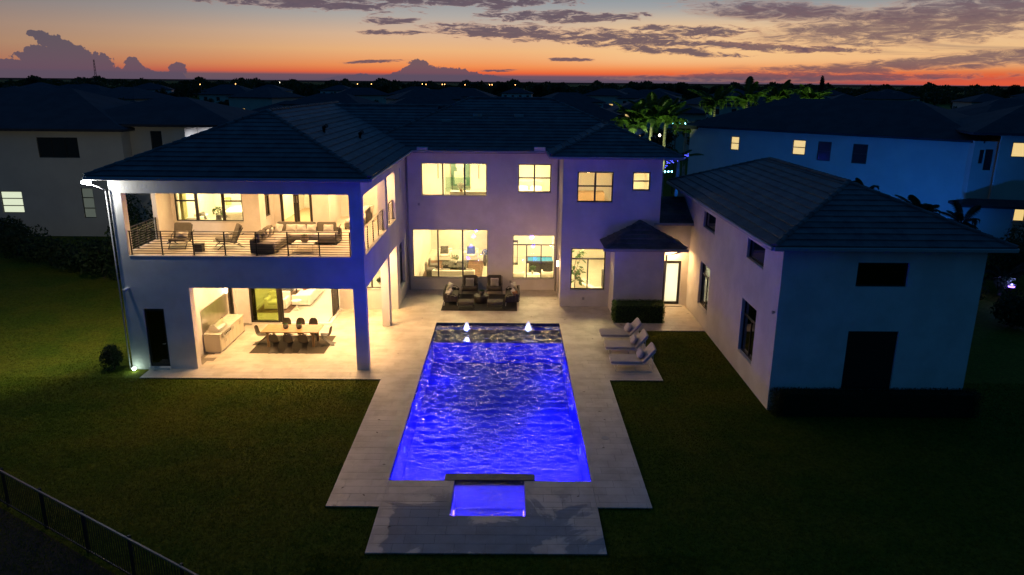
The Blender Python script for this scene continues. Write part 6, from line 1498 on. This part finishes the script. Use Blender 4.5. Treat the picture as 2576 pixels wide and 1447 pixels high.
bed('wide bed with pale linen in the loggia bedroom', -12.9, 36.7, F2+.01, -80, 1.9, 2.1)
t_ = thing('bedside_lamp', 'table lamp with ribbed shade in the loggia bedroom', 'table lamp', (-14.1, 36.9, F2+.56)); m = MB(); m.lathe([(.08, 0), (.03, .04), (.03, .25)], 12); m.build('base', 'steel', t_); m = MB(); m.lathe([(.15, .25), (.15, .62), (.14, .62), (.14, .25)], 20); m.build('lamp_shade', 'curtain', t_)
m = MB(); m.box(-14.45, -13.9, 36.6, 37.1, F2+.2, F2+.56); tag(m.build('nightstand', 'pot_grey'), 'grey nightstand under the bedroom lamp', 'nightstand')
m = MB(); m.box(-15.3, -15.15, 34.1, 34.5, F2+.03, 7.3); tag(m.build('curtain', 'curtain'), 'olive curtain at the left of the bedroom window', 'curtain')
vase_plant('dark vase of leaves in the loggia bedroom window', -13.75, 34.6, F2+.3, .14, .4, .26, 'charcoal')
sofa('low white bench at the left inside the loggia bedroom', -14.9, 34.9, 90, 1.2, .7, 'white_in', F2+.012, 1, .6)
pillow('dark cushion on the white bedroom bench', -14.65, 34.9, F2+.6, .2, 60, 66, 'pot_grey', None)
m = MB(); m.box(3.6, 5.4, 41.6, 42.4, F2+.001, F2+.9); tag(bevel(m.build('dresser', 'tan'), .01), 'tan dresser in the upper room of the projecting wing', 'dresser')
# ---- patio living room
sofa('long white sofa in the bright room behind the sliding doors', -11.1, 39.4, 90, 3.0, 1.0, 'white_in', .014, 3, .62)
pillow('orange brown cushion on the long white sofa', -11.35, 39.7, .66, .24, 60, 60, 'orange_brown', None)
t_ = thing('side_table', 'round white pedestal table beside the long white sofa', 'side table', (-11.15, 37.25, .014)); m = MB(); m.lathe([(.24, .50), (.26, .515), (.24, .53)], 24); m.build('top', 'white_in', t_); m = MB(); m.lathe([(.15, 0), (.12, .02), (.03, .1), (.022, .35), (.05, .50)], 16); m.build('leg', 'white_in', t_, True)
rug('brown patterned rug behind the sliding doors', -13.2, -11.4, 36.7, 41, .014, 'rug_brown')
sofa('green tinted chair behind the closed sliding panel', -12.25, 37.6, 180, 1.15, .95, 'white_in', .026, 1, .8)
t_ = thing('coffee_table', 'dark framed glass table on the rug in the patio room', 'table', (-12.5, 39.6, .026)); m = MB(); m.box(-.5, .5, -.8, .8, .38, .41); m.build('top', 'glass_blue', t_)
for sx in (-1, 1):
    for sy in (-1, 1): m = MB(); m.box(sx*.46-.02, sx*.46+.02, sy*.76-.02, sy*.76+.02, 0, .379); m.build('leg', 'charcoal', t_)
for i, x in enumerate((-8.0, -7.4, -6.9)):
    t_ = thing('bar_stool', ['left', 'middle', 'right'][i]+' thin legged bar stool behind the kitchen window', 'bar stool', (x, 39.0, .014), 0, 'kitchen bar stools')
    m = MB(); m.lathe([(.17, .72), (.18, .75), (.16, .77)], 14); m.build('seat', 'tan', t_)
    for k in range(4): a = k*1.571+.78; m = MB(); m.tube(((math.cos(a)*.12, math.sin(a)*.12, .72), (math.cos(a)*.22, math.sin(a)*.22, 0)), .012, 5); m.build('leg', 'charcoal', t_)
vase_plant('small plant on the kitchen window sill', -6.9, 38.2, 1.2, .08, .12, .14)
# fallen leaves on the deck
lm = MB(); lm.add([(-.06, 0, 0), (0, .028, .012), (.07, 0, .004), (0, -.028, .012)], [(0, 1, 2), (0, 2, 3)]); lme = bpy.data.meshes.new('fallen_leaf'); lme.from_pydata(lm.v, [], lm.f); lme.materials.append(M['bark'])
g = random.Random(9)
for (x, y) in ((-4.6, 24.2), (-4.5, 23.2), (-4.9, 19.6), (-4.2, 19.2), (-3.9, 21.0), (3.4, 25.0), (3.5, 24.3), (3.2, 22.2), (-3.2, 17.6), (2.1, 19.2), (3.0, 26.8), (4.0, 33.0), (1.2, 36.4), (-4.9, 30.9), (-4.4, 36.0), (2.9, 35.9)):
    o = bpy.data.objects.new('fallen_leaf', lme); C.objects.link(o); o.location = (x, y, .004); o.rotation_euler = (0, 0, g.uniform(0, 6.28)); tag(o, 'small dead leaf lying on the paved deck', 'leaf', 'dead leaves on the deck')
m = MB(); m.lathe([(.001, 0), (.13, 0), (.13, .006), (.001, .007)], 20); o = m.build('drain_cover', 'gutter'); o.location = (3.35, 22.9, .002); tag(o, 'round drain cover set in the paving right of the pool', 'drain cover')
